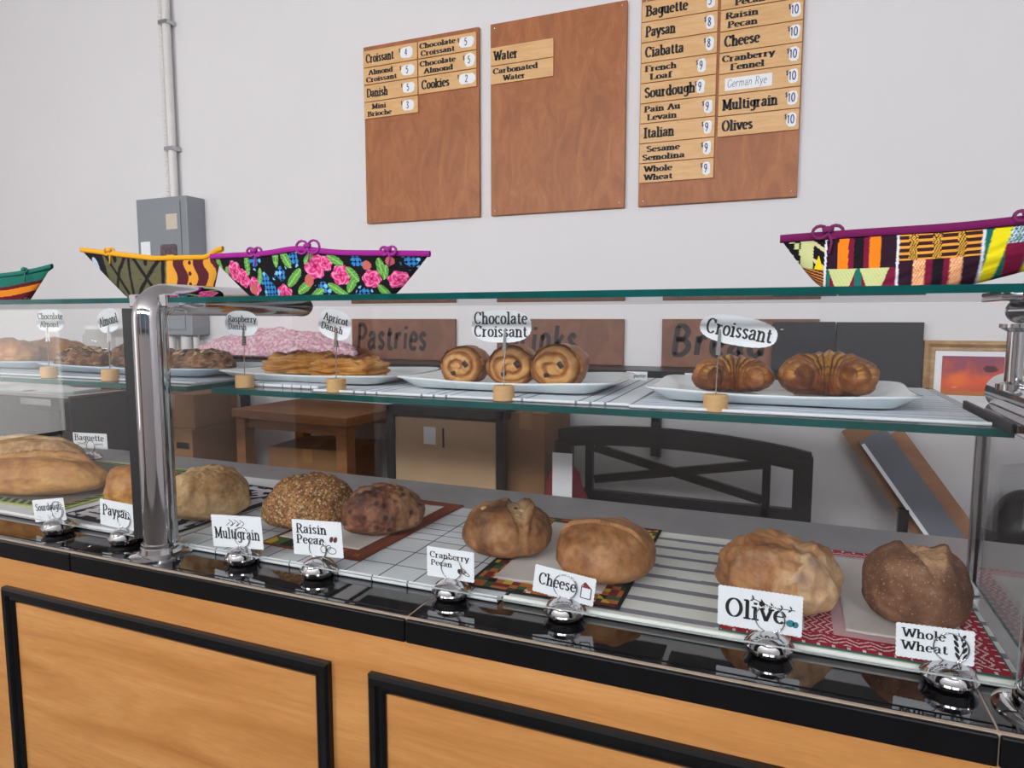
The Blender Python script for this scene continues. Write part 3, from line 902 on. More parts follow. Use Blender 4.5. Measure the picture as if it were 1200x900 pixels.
tb = thing('wooden_table', (-1.96, 2.5, 0), 'small oiled wood table standing behind the counter', 'table')
Mt = Matrix.Translation((-1.975, 2.5, 0)) @ Matrix.Rotation(math.radians(-4), 4, 'Z')
MB().box(-.33, .33, -.22, .22, 1.005, 1.045, 0, Mt).build('table_top', M['oak'], tb, bevel=.003)
MB().box(-.29, .29, -.19, -.17, .96, 1.005, 0, Mt).box(-.29, .29, .17, .19, .96, 1.005, 0, Mt).build('apron', M['oak'], tb)
for sx in (-1, 1):
    for sy in (-1, 1):
        MB().box(sx * .29 - .027, sx * .29 + .027, sy * .18 - .027, sy * .18 + .027, 0, 1.004, 0, Mt).build('leg', M['oak'], tb)

rk = thing('rack', (-1.27, 2.42, 0), 'black steel rack frame holding a labelled cardboard box', 'rack')
for x in (-1.51, -1.017):
    for y in (2.36, 2.66):
        MB().box(x - .016, x + .016, y - .016, y + .016, 0, 1.095).build('upright', M['black_metal'], rk)
MB().box(-1.526, -1.001, 2.344, 2.676, 1.06, 1.095).build('top_rail', M['black_metal'], rk)
MB().box(-1.526, -1.001, 2.35, 2.67, .55, .58).build('rack_shelf', M['black_metal'], rk)
cx = thing('cardboard_box', (-1.265, 2.5, .582), 'tan cardboard box with white label inside the black rack', 'box', 'cardboard boxes behind the counter')
MB().box(-1.49, -1.037, 2.352, 2.64, .582, 1.05).build('carton', M['kraft'], cx, bevel=.003)
MB().box(-1.355, -1.3, 2.3505, 2.352, .945, 1.015).build('label', M['paper'], cx)
MB().box(-1.27, -1.262, 2.3507, 2.352, .935, 1.015).build('print_marks', M['ink_grey'], cx)

# black bench with crossed back
bn = thing('bench', (-.35, 2.42, 0), 'black wooden bench with a crossed back behind the counter', 'bench')
y = 2.4
arch = [(-.80 + .88 * k / 16, 1.035 + .035 * math.sin(PI * k / 16) ** .8 - .03 * k / 16) for k in range(17)]
o2 = arch + [(x, z - .075) for x, z in reversed(arch)]
mbn = MB()
n = 17
fy = lambda u, v, t: Vector((u, y + t, v))
for i in range(16):
    mbn.prism([arch[i], arch[i + 1], (arch[i + 1][0], arch[i + 1][1] - .07), (arch[i][0], arch[i][1] - .07)], fy, 0, .035)
mbn.build('top_rail', M['black_wood'], bn)
for a, b_ in (((-.66, .97), (-.07, .83)), ((-.66, .85), (-.07, .955))):
    MB().bar((a[0], y + .018, a[1]), (b_[0], y + .018, b_[1]), .02, .03, up=(0, 0, 1)).build('cross_brace', M['black_wood'], bn)
for x in (-.68, -.058):
    MB().box(x - .013, x + .013, y, y + .03, .75, 1.0).build('stile', M['black_wood'], bn)
for x in (-.78, .055):
    MB().box(x - .03, x + .03, y - .01, y + .045, 0, .99).build('leg', M['black_wood'], bn)
    MB().box(x - .03, x + .03, y + .33, y + .385, 0, .66).build('leg', M['black_wood'], bn)
    MB().bar((x, y + .0, .76), (x, y + .38, .70), .05, .03).build('arm', M['black_wood'], bn)
MB().box(-.78, .055, y, y + .03, .58, .81).build('lower_rail', M['black_wood'], bn)
MB().box(-.81, .085, y - .01, y + .39, .44, .475).build('seat', M['black_wood'], bn)
rbg = thing('bag', (-.72, 2.2, 0.0), 'dark red bag with a white paper tucked in, beside the bench', 'bag')
rm = plain('red_fabric', S(122, 28, 44), .8, var=.2, scale=30)
blob_mesh(-.72, 2.24, .0, .10, .08, .93, .1, .6, 3, .5, lambda x, y_, z, t: (.02 * noise.fractal(Vector((x * 2, y_ * 2, z * 6)), .8, 2, 3), 0), 40, 40).build('sack', rm, rbg, True)
MB().box(-.735, -.665, 2.145, 2.149, .84, .995).build('paper', M['paper'], rbg)

# folded stand leaning right, bin
ls = thing('folded_stand', (.45, 2.6, 0), 'folded grey and wood stand leaning against the back wall', 'stand')
A_, D_ = Vector((.235, 2.755, 1.06)), Vector((.239, -.14, -.34))
MB().bar(A_, A_ + D_ * 3.05, .11, .04, up=(0, 1, 0)).build('wood_frame', M['kraft_dark'], ls)
MB().bar(A_ + Vector((.05, -.045, -.03)), A_ + D_ * 2.9 + Vector((.05, -.045, -.03)), .10, .03, up=(0, 1, 0)).build('grey_panel', plain('grey_slate_panel', S(92, 96, 108), .5), ls)
MB().bar(A_ + Vector((.02, -.07, -.06)), A_ + D_ * 2.8 + Vector((.02, -.07, -.06)), .012, .02, up=(0, 1, 0)).build('white_edge', M['paper'], ls)
MB().bar(A_ + Vector((.13, .005, -.02)), A_ + D_ * 2.9 + Vector((.13, .005, -.02)), .05, .03, up=(0, 1, 0)).build('rear_slat', M['oak'], ls)
MB().bar((.38, 2.6, .8), (.38, 2.66, 0), .03, .03).build('strut', M['black_metal'], ls)
bi = thing('waste_bin', (.74, 2.69, 0), 'round black bin in the corner behind the case end', 'bin')
MB().lathe([(0, 0), (.085, 0), (.105, .62), (.1, .68)], (.74, 2.69, 0), 30).build('barrel', M['black_lacquer'], bi, smooth=True)
lp = [(.104 * math.cos(k * PI / 20), .68 + .2 * math.sin(k * PI / 20)) for k in range(0, 11)]
MB().lathe([(.107, .66), (.107, .68)] + lp[0:10] + [(0, .88)], (.74, 2.69, 0), 30).build('lid', plain('smoked_plastic', S(38, 38, 40), .2), bi, auto=50)
# ------------------------------------------------------------------ cloths on the counter


def cloth(name, x0, x1, y0, y1, z, th, colf, label, cat='towel', group=None, nu=120, nv=60, wave=.0006, hem=None, rot=0.0, skew=None, mat='cotton', parent=None, backcol=c8(235, 238, 240)):
    """flat cloth with thickness; colf(u metres, v metres) paints its weave; hem = (radius) of a folded front edge"""
    mb = MB(); Lx, Ly = x1 - x0, y1 - y0; cx_, cy_ = (x0 + x1) / 2, (y0 + y1) / 2
    c, s = math.cos(rot), math.sin(rot)

    def XY(u, v):
        if skew:
            a = mix3(skew[0], skew[1], u); b2 = mix3(skew[3], skew[2], u); p = mix3(a, b2, v)
            return p[0], p[1]
        dx, dy = x0 + u * Lx - cx_, y0 + v * Ly - cy_
        return cx_ + dx * c - dy * s, cy_ + dx * s + dy * c

    def P(u, v):
        x, yy = XY(u, v)
        w = wave * (1 + noise.noise(Vector((x * 9, yy * 9, z * 50))))
        return (x, yy, z + th + w)
    mb.grid(P, nu, nv, 0, lambda u, v: colf(u * Lx, v * Ly))
    # skirt and underside
    rim = [(i / 24, 0) for i in range(24)] + [(1, i / 12) for i in range(12)] + [(1 - i / 24, 1) for i in range(24)] + [(0, 1 - i / 12) for i in range(12)]
    up = [P(u, v) for u, v in rim]; dn = [(*XY(u, v), z) for u, v in rim]; k = len(rim)
    edge = [colf(min(.999, max(.001, u)) * Lx, min(.999, max(.001, v)) * Ly) for u, v in rim]
    mb.add(up + dn, [(i, k + i, k + (i + 1) % k, (i + 1) % k) for i in range(k)], 0, edge)
    mb.add(dn, [tuple(range(k))], 0, [backcol])
    if hem:
        prof = arc(0, 0, 1, 1, 100, 280, 10)
        for i in range(nu):
            u0, u1 = i / nu, (i + 1) / nu
            a0, a1 = XY(u0, 0), XY(u1, 0)
            colr = colf((u0 + u1) / 2 * Lx, .004)
            vs = []
            for a in (a0, a1):
                vs += [(a[0], a[1] + q[0] * hem * .9, z + hem + q[1] * hem) for q in prof]
            m_ = len(prof)
            mb.add(vs, [(q, q + 1, m_ + q + 1, m_ + q) for q in range(m_ - 1)], 0, [colr] * (m_ - 1))
    o = mb.build(name, M[mat], parent, False, None if parent else (cx_, cy_, z))
    me = o.data; me.polygons.foreach_set('use_smooth', [True] * len(me.polygons))
    try: me.set_sharp_from_angle(angle=math.radians(45))
    except Exception: pass
    if not parent: tag(o, label, cat, group)
    return o


WH = c8(232, 236, 240); NAVY = c8(40, 42, 66)


def gridtowel(u, v):
    p = .042
    a = (u % p) / p; b2 = (v % p) / p
    return c8(78, 86, 98) if a < .05 or b2 < .05 else c8(224, 228, 232)


def striped(u, v):
    n = .004 * noise.noise(Vector((u * 6, 0, 2)))
    a = ((v + n - .03) % .062) / .062
    return c8(136, 136, 146) if a < .3 else c8(230, 232, 226)


def bluefine(u, v):
    a = (v % .034) / .034
    return c8(112, 132, 178) if a < .09 else c8(226, 232, 238)


def tickstripe(u, v):
    a = (u % .028) / .028
    return c8(124, 134, 160) if a < .09 else c8(228, 233, 238)


ZT0 = ZC + .0006
cloth('tea_towel', -1.36, -.492, 1.125, 1.66, ZT0, .003, gridtowel, 'white tea towel with thin dark grid checks under the seeded loaf', 'towel', 'tea towels on the counter', 260, 160, hem=.0065)
cloth('tea_towel', -.484, .335, 1.135, 1.66, ZT0, .003, striped, 'white tea towel with broad grey stripes left of the red mat', 'towel', 'tea towels on the counter', 120, 160, hem=.0065)
cloth('tea_towel', -2.62, -1.366, 1.135, 1.72, ZT0, .003, lambda u, v: c8(226, 228, 230), 'plain white tea towel under the left end breads', 'towel', 'tea towels on the counter', 80, 40, hem=.0065)


def border_print(w, h, bw, bands, inner):
    def f(u, v):
        d = min(u, w - u, v, h - v)
        if d > bw: return inner(u, v)
        along = u if d in (v, h - v) else v
        return bands(d / bw, along, u, v)
    return f


def kente_brown(d, s, u, v):
    if d < .12: return c8(128, 60, 36)
    if u < .1:
        k = (s * 18 + u * 14) % 3
        return c8(210, 178, 60) if k < 1 else c8(86, 112, 60) if k < 1.7 else c8(40, 36, 36)
    if v < .05:
        k = int(s / .016); q = (s % .016) / .016
        if (k % 4) < 2 and .25 < d < .8: return c8(214, 140, 60) if ((d * 6) % 1) < .6 else c8(120, 50, 30)
    return c8(146, 66, 46) if (d * 5) % 1 < .6 else c8(122, 82, 62)


def kente_green(d, s, u, v):
    if d < .14: return c8(30, 30, 34)
    if v < .06 and .12 < u < .26:
        return c8(236, 226, 210) if (int(u / .009) + int(d * 7)) % 5 == 0 and d < .7 else c8(190, 110, 48)
    k = int(s / .017); j = int(d * 3)
    h = hsh(k, j, 1)
    return [c8(58, 96, 62), c8(30, 32, 36), c8(216, 190, 70), c8(128, 40, 46), c8(40, 74, 52), c8(190, 112, 52)][int(abs(h) * 5.99)]


def checks_pale(u, v):
    return c8(224, 214, 150) if (int(u / .02) + int(v / .02)) % 2 else c8(226, 222, 214)


def red_print(d, s, u, v):
    if d < .06: return c8(58, 110, 92)
    q = (s % .022) / .022
    if d < .22: return c8(176, 36, 58) if q > .18 else c8(240, 222, 222)
    if .3 < d < .9:
        z = abs(((s / .018) % 2) - 1)
        if abs(((d * 4.0 + z) % 1) - .5) < .16: return c8(238, 216, 216)
    return c8(178, 40, 62)


def red_inner(u, v):
    if abs(u - .155) < .026:
        z = abs(((v / .014) % 2) - 1)
        return c8(238, 214, 214) if abs((((u - .13) * 90 + z) % 1) - .5) < .17 else c8(178, 40, 62)
    return c8(216, 178, 184)


ZM = ZC + .0056


def placemat(x0, x1, y0, y1, f, label, rot, inner_m, bw):
    w, h = x1 - x0, y1 - y0
    o = cloth('placemat', x0, x1, y0, y1, ZM, .0022, f, label, 'placemat', 'printed placemats under the breads', 170, 230, .0002, None, rot, None, 'cloth', None, c8(60, 50, 46))
    return o


placemat(-1.135, -.845, 1.2, 1.68, border_print(.29, .48, .06, kente_brown, lambda u, v: c8(196, 160, 130)), 'brown and yellow printed placemat under the raisin loaf', math.radians(-2), None, .06)
placemat(-.585, -.275, 1.165, 1.66, border_print(.31, .495, .05, kente_green, checks_pale), 'black, green and orange printed placemat under the Cheese loaf', math.radians(1), None, .05)
placemat(-.095, .325, 1.155, 1.665, border_print(.42, .51, .05, red_print, red_inner), 'red and white printed placemat with green edge under the olive loaf', 0, None, .05)


def bluewhite(d, s, u, v):
    if d < .1: return NAVY
    n = noise.noise(Vector((u * 40, v * 40, 1)))
    return WH if (d > .25 and d < .45) else (NAVY if n > -.1 else c8(222, 222, 232))


placemat(-1.79, -1.372, 1.165, 1.63, border_print(.418, .465, .1, bluewhite, lambda u, v: c8(120, 84, 66) if noise.noise(Vector((u * 30, v * 30, 0))) > .1 else c8(70, 56, 66)), 'navy and white printed placemat under the floury loaves', math.radians(-4), None, .1)


def greenmat(d, s, u, v):
    if d < .25: return c8(186, 196, 110)
    return c8(40, 52, 42) if ((s * 60 + d * 2) % 2) < 1.2 else c8(150, 168, 96)


placemat(-2.6, -1.86, 1.185, 1.7, border_print(.74, .515, .045, greenmat, lambda u, v: c8(122, 110, 96)), 'dark placemat with pale green border under the long loaves', math.radians(3), None, .045)

ZP = ZM + .0026


def parchment(x0, x1, y0, y1, rot, label):
    mb = MB(); cx_, cy_ = (x0 + x1) / 2, (y0 + y1) / 2; c, s = math.cos(rot), math.sin(rot)

    def P(u, v):
        dx, dy = x0 + u * (x1 - x0) - cx_, y0 + v * (y1 - y0) - cy_
        e = max(abs(u - .5), abs(v - .5)) * 2
        return (cx_ + dx * c - dy * s, cy_ + dx * s + dy * c, ZP + .0006 + .0012 * sm(.8, 1, e) * (1 + noise.noise(Vector((u * 8, v * 8, x0)))))
    mb.grid(P, 30, 30)
    o = mb.build('parchment_sheet', M['parchment'], None, True, (cx_, cy_, ZP))
    so = o.modifiers.new('solid', 'SOLIDIFY'); so.thickness = .0003
    tag(o, label, 'paper', 'baking parchment under the breads')


parchment(-1.12, -.885, 1.25, 1.64, math.radians(-2), 'parchment sheet on the brown and yellow placemat')
parchment(-.545, -.32, 1.215, 1.62, math.radians(1), 'parchment sheet on the green and orange placemat')
parchment(-.085, .04, 1.2, 1.5, 0, 'narrow parchment piece under the olive loaf')
parchment(.105, .285, 1.225, 1.62, 0, 'parchment piece under the round brown loaf at right')

# ------------------------------------------------------------------ breads
ZB = ZP + .0022


def nz(x, y, z, f, o=3, seed=0.0):
    return noise.fractal(Vector((x * f + seed, y * f - seed, z * f)), .9, 2.0, o)


CR = {}
CR['grain'] = crust('seeded_crust', S(130, 84, 44), S(170, 116, 66), S(190, 138, 84), S(150, 92, 46), (S(206, 184, 146), S(104, 74, 50)), 190, .9, .75, 16, bmp=.5, spr=(.38, .6))
CR['raisin'] = crust('dark_raisin_crust', S(66, 34, 24), S(112, 64, 42), S(160, 112, 78), S(190, 150, 110), (S(38, 24, 24), S(52, 32, 28)), 44, .8, .6, 11, .15)
CR['cran'] = crust('cranberry_crust', S(92, 56, 32), S(138, 92, 54), S(174, 126, 82), S(206, 172, 132), None, 0, 0, .55, 12, .3, S(206, 172, 128))
CR['cheese'] = crust('golden_crust', S(120, 74, 42), S(166, 112, 68), S(198, 148, 100), S(214, 168, 118), None, 0, 0, .48, 7, .3, S(214, 176, 132))
CR['olive'] = crust('olive_loaf_crust', S(128, 78, 44), S(176, 124, 80), S(206, 166, 120), S(216, 186, 148), (S(104, 96, 54), S(96, 74, 84)), 16, .5, .6, 9, .25)
CR['wheat'] = crust('whole_wheat_crust', S(88, 58, 42), S(122, 84, 62), S(146, 106, 80), S(200, 158, 120), (S(196, 168, 140), S(120, 78, 54)), 210, .5, .75, 18, .25, S(190, 160, 136), .55)
CR['paysan'] = crust('floury_crust', S(168, 118, 70), S(204, 160, 108), S(222, 188, 142), S(234, 210, 172), None, 0, 0, .8, 16, .6, S(226, 206, 168), .6)
CR['ciab'] = crust('amber_crust', S(146, 86, 34), S(188, 128, 58), S(208, 156, 84), S(224, 188, 128), None, 0, 0, .5, 9, .15, S(232, 210, 164))
CR['crois'] = crust('lacquered_pastry', S(92, 44, 20), S(136, 74, 32), S(178, 110, 50), S(230, 172, 84), None, 0, 0, .38, 12, 0, (.7, .6, .5), .25, (.38, .5, .64), (1, 1, 2.2))
CR['choc'] = crust('golden_pastry', S(132, 74, 34), S(168, 104, 52), S(194, 132, 72), S(222, 172, 100), None, 0, 0, .4, 10, 0, (.7, .6, .5), .2)
CR['almond'] = crust('dark_almond_pastry', S(54, 28, 16), S(92, 50, 26), S(140, 86, 44), S(206, 178, 136), None, 0, 0, .55, 22, .2, S(220, 200, 168))
CR['danish'] = crust('layered_puff_pastry', S(160, 100, 46), S(198, 140, 72), S(216, 166, 98), S(112, 58, 32), None, 0, 0, .5, 12, 0, (.7, .6, .5), .35, (.36, .5, .66), (1, 1, 6))


def bread(name, mb, mat, c, label, cat='bread', group='loaves on the counter'):
    o = mb.build(name, mat, None, True, c)
    return tag(o, label, cat, group)


def score(x, y, p0, p1, w, ear=.0, depth=.0):
    """opened slash from p0 to p1 (plan, unit coords): returns lift and bloom"""
    dx, dy = p1[0] - p0[0], p1[1] - p0[1]; L2 = dx * dx + dy * dy; L = math.sqrt(L2)
    t = ((x - p0[0]) * dx + (y - p0[1]) * dy) / L2
    s = ((x - p0[0]) * dy - (y - p0[1]) * dx) / L
    e = sm(-.08, .15, t) * (1 - sm(.85, 1.08, t))
    ww = w * (.3 + .7 * math.sin(PI * max(0, min(1, t))))
    inside = (1 - sm(ww * .8, ww, abs(s))) * e
    lip = math.exp(-((s + ww) / .06) ** 2) * e
    return -depth * inside + ear * lip, inside


def d_grain(x, y, z, t):
    a, b = score(x, y, (-.7, -.1), (.7, .1), .2, .006, .003)
    return .006 * nz(x, y, z, 2.2, 3, 1) + .0012 * nz(x, y, z, 26, 2) + a, b if z > .5 else 0


bread('multigrain_loaf', blob_mesh(-1.121, 1.362, ZB, .112, .079, .127, math.radians(45), .85, 3, .34, d_grain, 150, 80), CR['grain'], (-1.121, 1.362, ZB), 'oval loaf coated in pale seeds behind the Multigrain card', 'bread')


def d_raisin(x, y, z, t):
    a, b = score(x, y, (-.8, .0), (.5, .25), .16, .007, .004)
    return .007 * nz(x, y, z, 2.6, 4, 5) + .0025 * nz(x, y, z, 9, 2) + a, b * .6 + (.5 if x > .25 + .15 * nz(x, y, z, 4) else 0)


bread('raisin_pecan_loaf', blob_mesh(-.913, 1.381, ZB, .101, .06, .113, math.radians(40), .85, 3, .36, d_raisin, 140, 76), CR['raisin'], (-.913, 1.381, ZB), 'dark oval loaf studded with raisins behind the Raisin Pecan card', 'bread')


def d_cran(x, y, z, t):
    a, b = score(x, y, (.1, .75), (.42, -.85), .3, .010, .012)
    r = .004 * nz(x, y, z, 16, 3, 3) * (b > .2)
    return .006 * nz(x, y, z, 2.3, 3, 9) + a + r, b * (.8 if z > .3 else .3)


cl = bread('cranberry_pecan_loaf', blob_mesh(-.5756, 1.366, ZB, .098, .09, .113, math.radians(15), .72, 3, .42, d_cran, 150, 80), CR['cran'], (-.5756, 1.366, ZB), 'round brown loaf with a wide torn crack behind the Cranberry Pecan card', 'bread')
pe = MB()
for (u, v, w_) in ((-.605, 1.318, 1.022), (-.618, 1.336, 1.028)):
    pe.lathe([(0, -.005), (.006, -.003), (.0085, .0), (.006, .003), (0, .005)], (u, v, w_), 12)
pe.build('pecan', plain('pecan_nut', S(196, 160, 112), .5, var=.3, scale=120), cl, True)
ra = MB()
for k in range(16):
    a = random.uniform(-.7, .7)
    x_ = .03 + .012 * random.uniform(-1, 1) - a * .03; y_ = -a * .075
    px_, py_ = -.5756 + x_ * math.cos(.26) - y_ * math.sin(.26), 1.366 + x_ * math.sin(.26) + y_ * math.cos(.26)
    hz = ZB + .113 * (.42 + .58 * math.sqrt(max(0, 1 - (x_ / .098) ** 2 - (y_ / .09) ** 2))) - .014
    ra.lathe([(0, -.005), (.004, -.003), (.006, 0), (.004, .003), (0, .005)], (px_, py_, hz), 8)
ra.build('dried_fruit', plain('dark_dried_fruit', S(44, 26, 24), .4), cl, True)


def d_cheese(x, y, z, t):
    a, b = score(x, y, (-.95, -.1), (.95, -.25), .08, .003, .006)
    a2, b2 = score(x, y, (-.3, .8), (.9, .35), .12, .006, .003)
    return .006 * nz(x, y, z, 1.8, 3, 13) + a + a2, (b * .35 + b2 * .6 + .35 * (nz(x, y, z, 2.2, 3, 3) > .15))


bread('cheese_loaf', blob_mesh(-.337, 1.318, ZB, .1, .1, .112, 0, .78, 3, .4, d_cheese, 150, 80), CR['cheese'], (-.337, 1.318, ZB), 'smooth round golden loaf behind the Cheese card', 'bread')


def d_olive(x, y, z, t):
    a, b = score(x, y, (.25, .7), (.6, -.7), .12, .007, .004)
    a2, b2 = score(x, y, (-.6, .6), (-.4, -.6), .1, .005, .003)
    return .011 * nz(x, y, z, 2.0, 3, 21) + a + a2, b * .5 + b2 * .4 + (.7 if x > .62 + .2 * nz(x, y, z, 3) else 0)


ol = bread('olive_loaf', blob_mesh(-.007, 1.313, ZB, .108, .086, .118, math.radians(-25), .6, 3, .4, d_olive, 150, 80, None, 2.5), CR['olive'], (-.007, 1.313, ZB), 'lumpy golden loaf with a green olive on top behind the Olive card', 'bread')
ov_ = MB()
for (u, v, w_) in ((-.018, 1.285, 1.032), (.03, 1.262, 1.018)):
    ov_.lathe([(0, -.008), (.009, -.005), (.0125, 0), (.009, .005), (0, .008)], (u, v, w_), 14)
ov_.build('olive', plain('green_olive', S(128, 124, 60), .35, var=.15), ol, True)


def d_wheat(x, y, z, t):
    a, b = score(x, y, (.0, 1.0), (.26, -.85), .4, .0, .007)
    lip = math.exp(-((x - .46 - .1 * y) / .09) ** 2) * sm(-.7, -.3, y) * sm(.5, .75, z)
    return .004 * nz(x, y, z, 2, 3, 31) + a + .009 * lip + .002 * b * nz(x, y, z, 14, 3), b * sm(.4, .62, z)


bread('whole_wheat_loaf', blob_mesh(.218, 1.321, ZB, .083, .083, .13, 0, .62, 3.2, .42, d_wheat, 160, 90), CR['wheat'], (.218, 1.321, ZB), 'round dark brown floury loaf behind the Whole Wheat card', 'bread')


def d_pay(x, y, z, t):
    return .009 * nz(x, y, z, 2.2, 4, 41) + .0012 * nz(x, y, z, 14, 3), .2


def d_pay2(x, y, z, t):
    a, b = score(x, y, (-.5, .2), (.6, .3), .2, .01, .0)
    return .009 * nz(x, y, z, 2.2, 4, 47) + a, b * .3


bread('paysan_loaf', blob_mesh(-1.422, 1.32, ZB, .11, .1, .13, 0, .85, 3, .42, d_pay, 140, 76), CR['paysan'], (-1.422, 1.32, ZB), 'floury pale loaf right of the chrome post', 'bread')
bread('paysan_loaf', blob_mesh(-1.665, 1.32, ZB, .098, .085, .12, .3, .8, 3, .4, d_pay2, 140, 76), CR['ciab'], (-1.665, 1.32, ZB), 'golden loaf just left of the chrome post behind the Paysan card', 'bread')


def d_cia(x, y, z, t):
    a, b = score(x, y, (-.75, .05), (.8, -.05), .32, .014, .006)
    return .008 * nz(x, y, z, 2.0, 4, 51) + a, b * .45 * sm(.4, .7, z)


def d_cia2(x, y, z, t):
    a, b = score(x, y, (-.8, .0), (.8, .1), .3, .01, .005)
    return .009 * nz(x, y, z, 2.0, 4, 57) + a, b * .5


bread('long_loaf', blob_mesh(-2.075, 1.30, ZB, .2, .075, .115, math.radians(22), .8, 3, .4, d_cia, 160, 70), CR['ciab'], (-2.075, 1.30, ZB), 'long amber loaf with a slash along its crust, front one at far left', 'bread')
bread('long_loaf', blob_mesh(-2.43, 1.46, ZB, .22, .08, .12, math.radians(24), .8, 3, .4, d_cia2, 160, 70), CR['paysan'], (-2.43, 1.46, ZB), 'long floury loaf behind the amber one at the left edge', 'bread')
# ------------------------------------------------------------------ cards in chrome holders on the worktop
hd = None


def holder_at(x, y, z, label):
    global hd
    g = 'chrome card holders along the counter'
    if hd is None:
        hd = thing('card_holder', (x, y, z), label, 'card holder', g)
        R = .038
        MB().lathe([(.022, 0), (.03, .003), (R - .002, .011), (R, .013), (R, .016), (R - .003, .0185), (.031, .027), (.022, .033), (.01, .0365), (0, .0372)], (x, y, z), 40).build('base', M['chrome'], hd, auto=28)
        ring = []
        for k in range(61):
            a = -PI / 2 + 4 * PI * k / 60
            ring.append((x + .022 * math.cos(a), y - .0035 + .007 * k / 60, z + .0575 + .022 * math.sin(a)))
        MB().tube([(x, y - .004, z + .03)] + ring + [(x, y + .004, z + .03)], .0011, 8).build('wire_clip', M['chrome'], hd, True)
        return hd
    return dup(hd, (x, y, z), label, g)


CARD_Y = 1.118


def sprig(mb, fr, x, y, w, h, n=4, flip=1):
    st = cr([(x, y), (x + w * .5, y + h * .55), (x + w, y + h * .6)])
    ribbon(mb, st, lambda a, b: .0006, fr, .0006)
    for k in range(n):
        f = (k + .7) / n
        i = int(f * (len(st) - 1)); p = st[i]
        for s in (-1, 1):
            a = math.atan2(h, w) + s * .8
            l = h * .42
            q = []
            for m_ in range(9):
                tt = m_ / 8
                q.append((p[0] + l * tt * math.cos(a) - math.sin(a) * l * .16 * math.sin(PI * tt), p[1] + l * tt * math.sin(a) + math.cos(a) * l * .16 * math.sin(PI * tt)))
            for m_ in range(1, 8):
                tt = 1 - m_ / 8
                q.append((p[0] + l * tt * math.cos(a) + math.sin(a) * l * .16 * math.sin(PI * tt), p[1] + l * tt * math.sin(a) - math.cos(a) * l * .16 * math.sin(PI * tt)))
            mb.add([fr(u, v, .0006) for u, v in q], [tuple(range(len(q)))[::-1]])


def ell(mb, fr, cx_, cy_, rx, ry, rot=0, fill=False, w=.0007, t=.0007, mi=0):
    p = [(cx_ + rx * math.cos(a) * math.cos(rot) - ry * math.sin(a) * math.sin(rot), cy_ + rx * math.cos(a) * math.sin(rot) + ry * math.sin(a) * math.cos(rot)) for a in [2 * PI * k / 20 for k in range(21)]]
    if fill:
        mb.add([fr(u, v, t) for u, v in p[:-1]], [tuple(range(20))], mi)
    else:
        ribbon(mb, p, lambda a, b: w, fr, t, mi)


def scallop(w, h, step=.0065, amp=.0011):
    out = []
    for (x0, y0, x1, y1) in ((0, 0, w, 0), (w, 0, w, h), (w, h, 0, h), (0, h, 0, 0)):
        L = math.hypot(x1 - x0, y1 - y0); n = max(3, int(L / step)); dx, dy = (x1 - x0) / L, (y1 - y0) / L
        for k in range(n):
            for q in (0, .33, .67):
                tt = (k + q) / n * L
                a = amp * math.sin(PI * q) if q else 0
                out.append((x0 + dx * tt + dy * a, y0 + dy * tt - dx * a))
    return out


def name_card(xl, zl, xr, zr, h, lines, label, art=None, y=CARD_Y, lean=.10, yaw=0.0, scal=True, group='bread name cards along the counter', hold=None, hx=.5, thick=.16, thin=.07, serif=True):
    w = math.hypot(xr - xl, zr - zl); roll = math.atan2(zr - zl, xr - xl)
    ux = Vector((math.cos(roll) * math.cos(yaw), math.cos(roll) * math.sin(yaw), math.sin(roll)))
    vx = Vector((-math.sin(roll) * math.cos(yaw), lean, math.cos(roll))).normalized()
    vx = (vx - ux * vx.dot(ux)).normalized()
    nx = ux.cross(vx)
    if nx.y > 0: nx = -nx
    o = Vector((xl, y - math.sin(yaw) * w / 2, zl))
    fr = frame3(o, ux, vx, nx)
    t = thing('name_card', o + ux * w / 2, label, 'sign', group)
    MB().prism(scallop(w, h) if scal else quad(0, w, 0, h), fr, -.0006, 0).build('card', M['card'], t)
    m = MB()
    for (s, x, yb, cap, wd) in lines:
        text(m, s, fr, x * w, yb * h, cap * h, wd * w, thick, thin, serif)
    m.build('lettering', M['ink'], t)
    if art:
        a = MB(); mats = art(a, fr, w, h)
        a.build('drawing', mats or M['ink'], t)
    return t, fr, w, h


def art_multi(mb, fr, w, h):
    for k in range(3):
        x = w * (.36 + .11 * k)
        ribbon(mb, cr([(x, h * .88), (x + w * .08, h * .78), (x + w * .03, h * .68)]), lambda a, b: .0007, fr, .0006)
        ribbon(mb, [(x + w * .02, h * .8), (x - w * .06, h * .68)], lambda a, b: .0006, fr, .0006)


def art_raisin(mb, fr, w, h):
    ell(mb, fr, w * .62, h * .2, w * .06, h * .1, .2); ell(mb, fr, w * .78, h * .18, w * .09, h * .09, -.1); ell(mb, fr, w * .72, h * .26, w * .05, h * .06, .5)
    for x in (.79, .87):
        ell(mb, fr, w * x, h * .5, w * .035, h * .09, -.5, True, mi=1)
    return [M['ink'], plain('brown_ink', S(92, 48, 40), .6)]


def art_cran(mb, fr, w, h):
    ell(mb, fr, w * .7, h * .3, w * .04, h * .09, .3, True); ell(mb, fr, w * .82, h * .26, w * .1, h * .05, -.4); ell(mb, fr, w * .78, h * .34, w * .03, h * .1, 1.1)
    ell(mb, fr, w * .79, h * .26, w * .025, h * .04, 0, True, mi=1)
    return [M['ink'], plain('pink_ink', S(206, 120, 112), .6)]


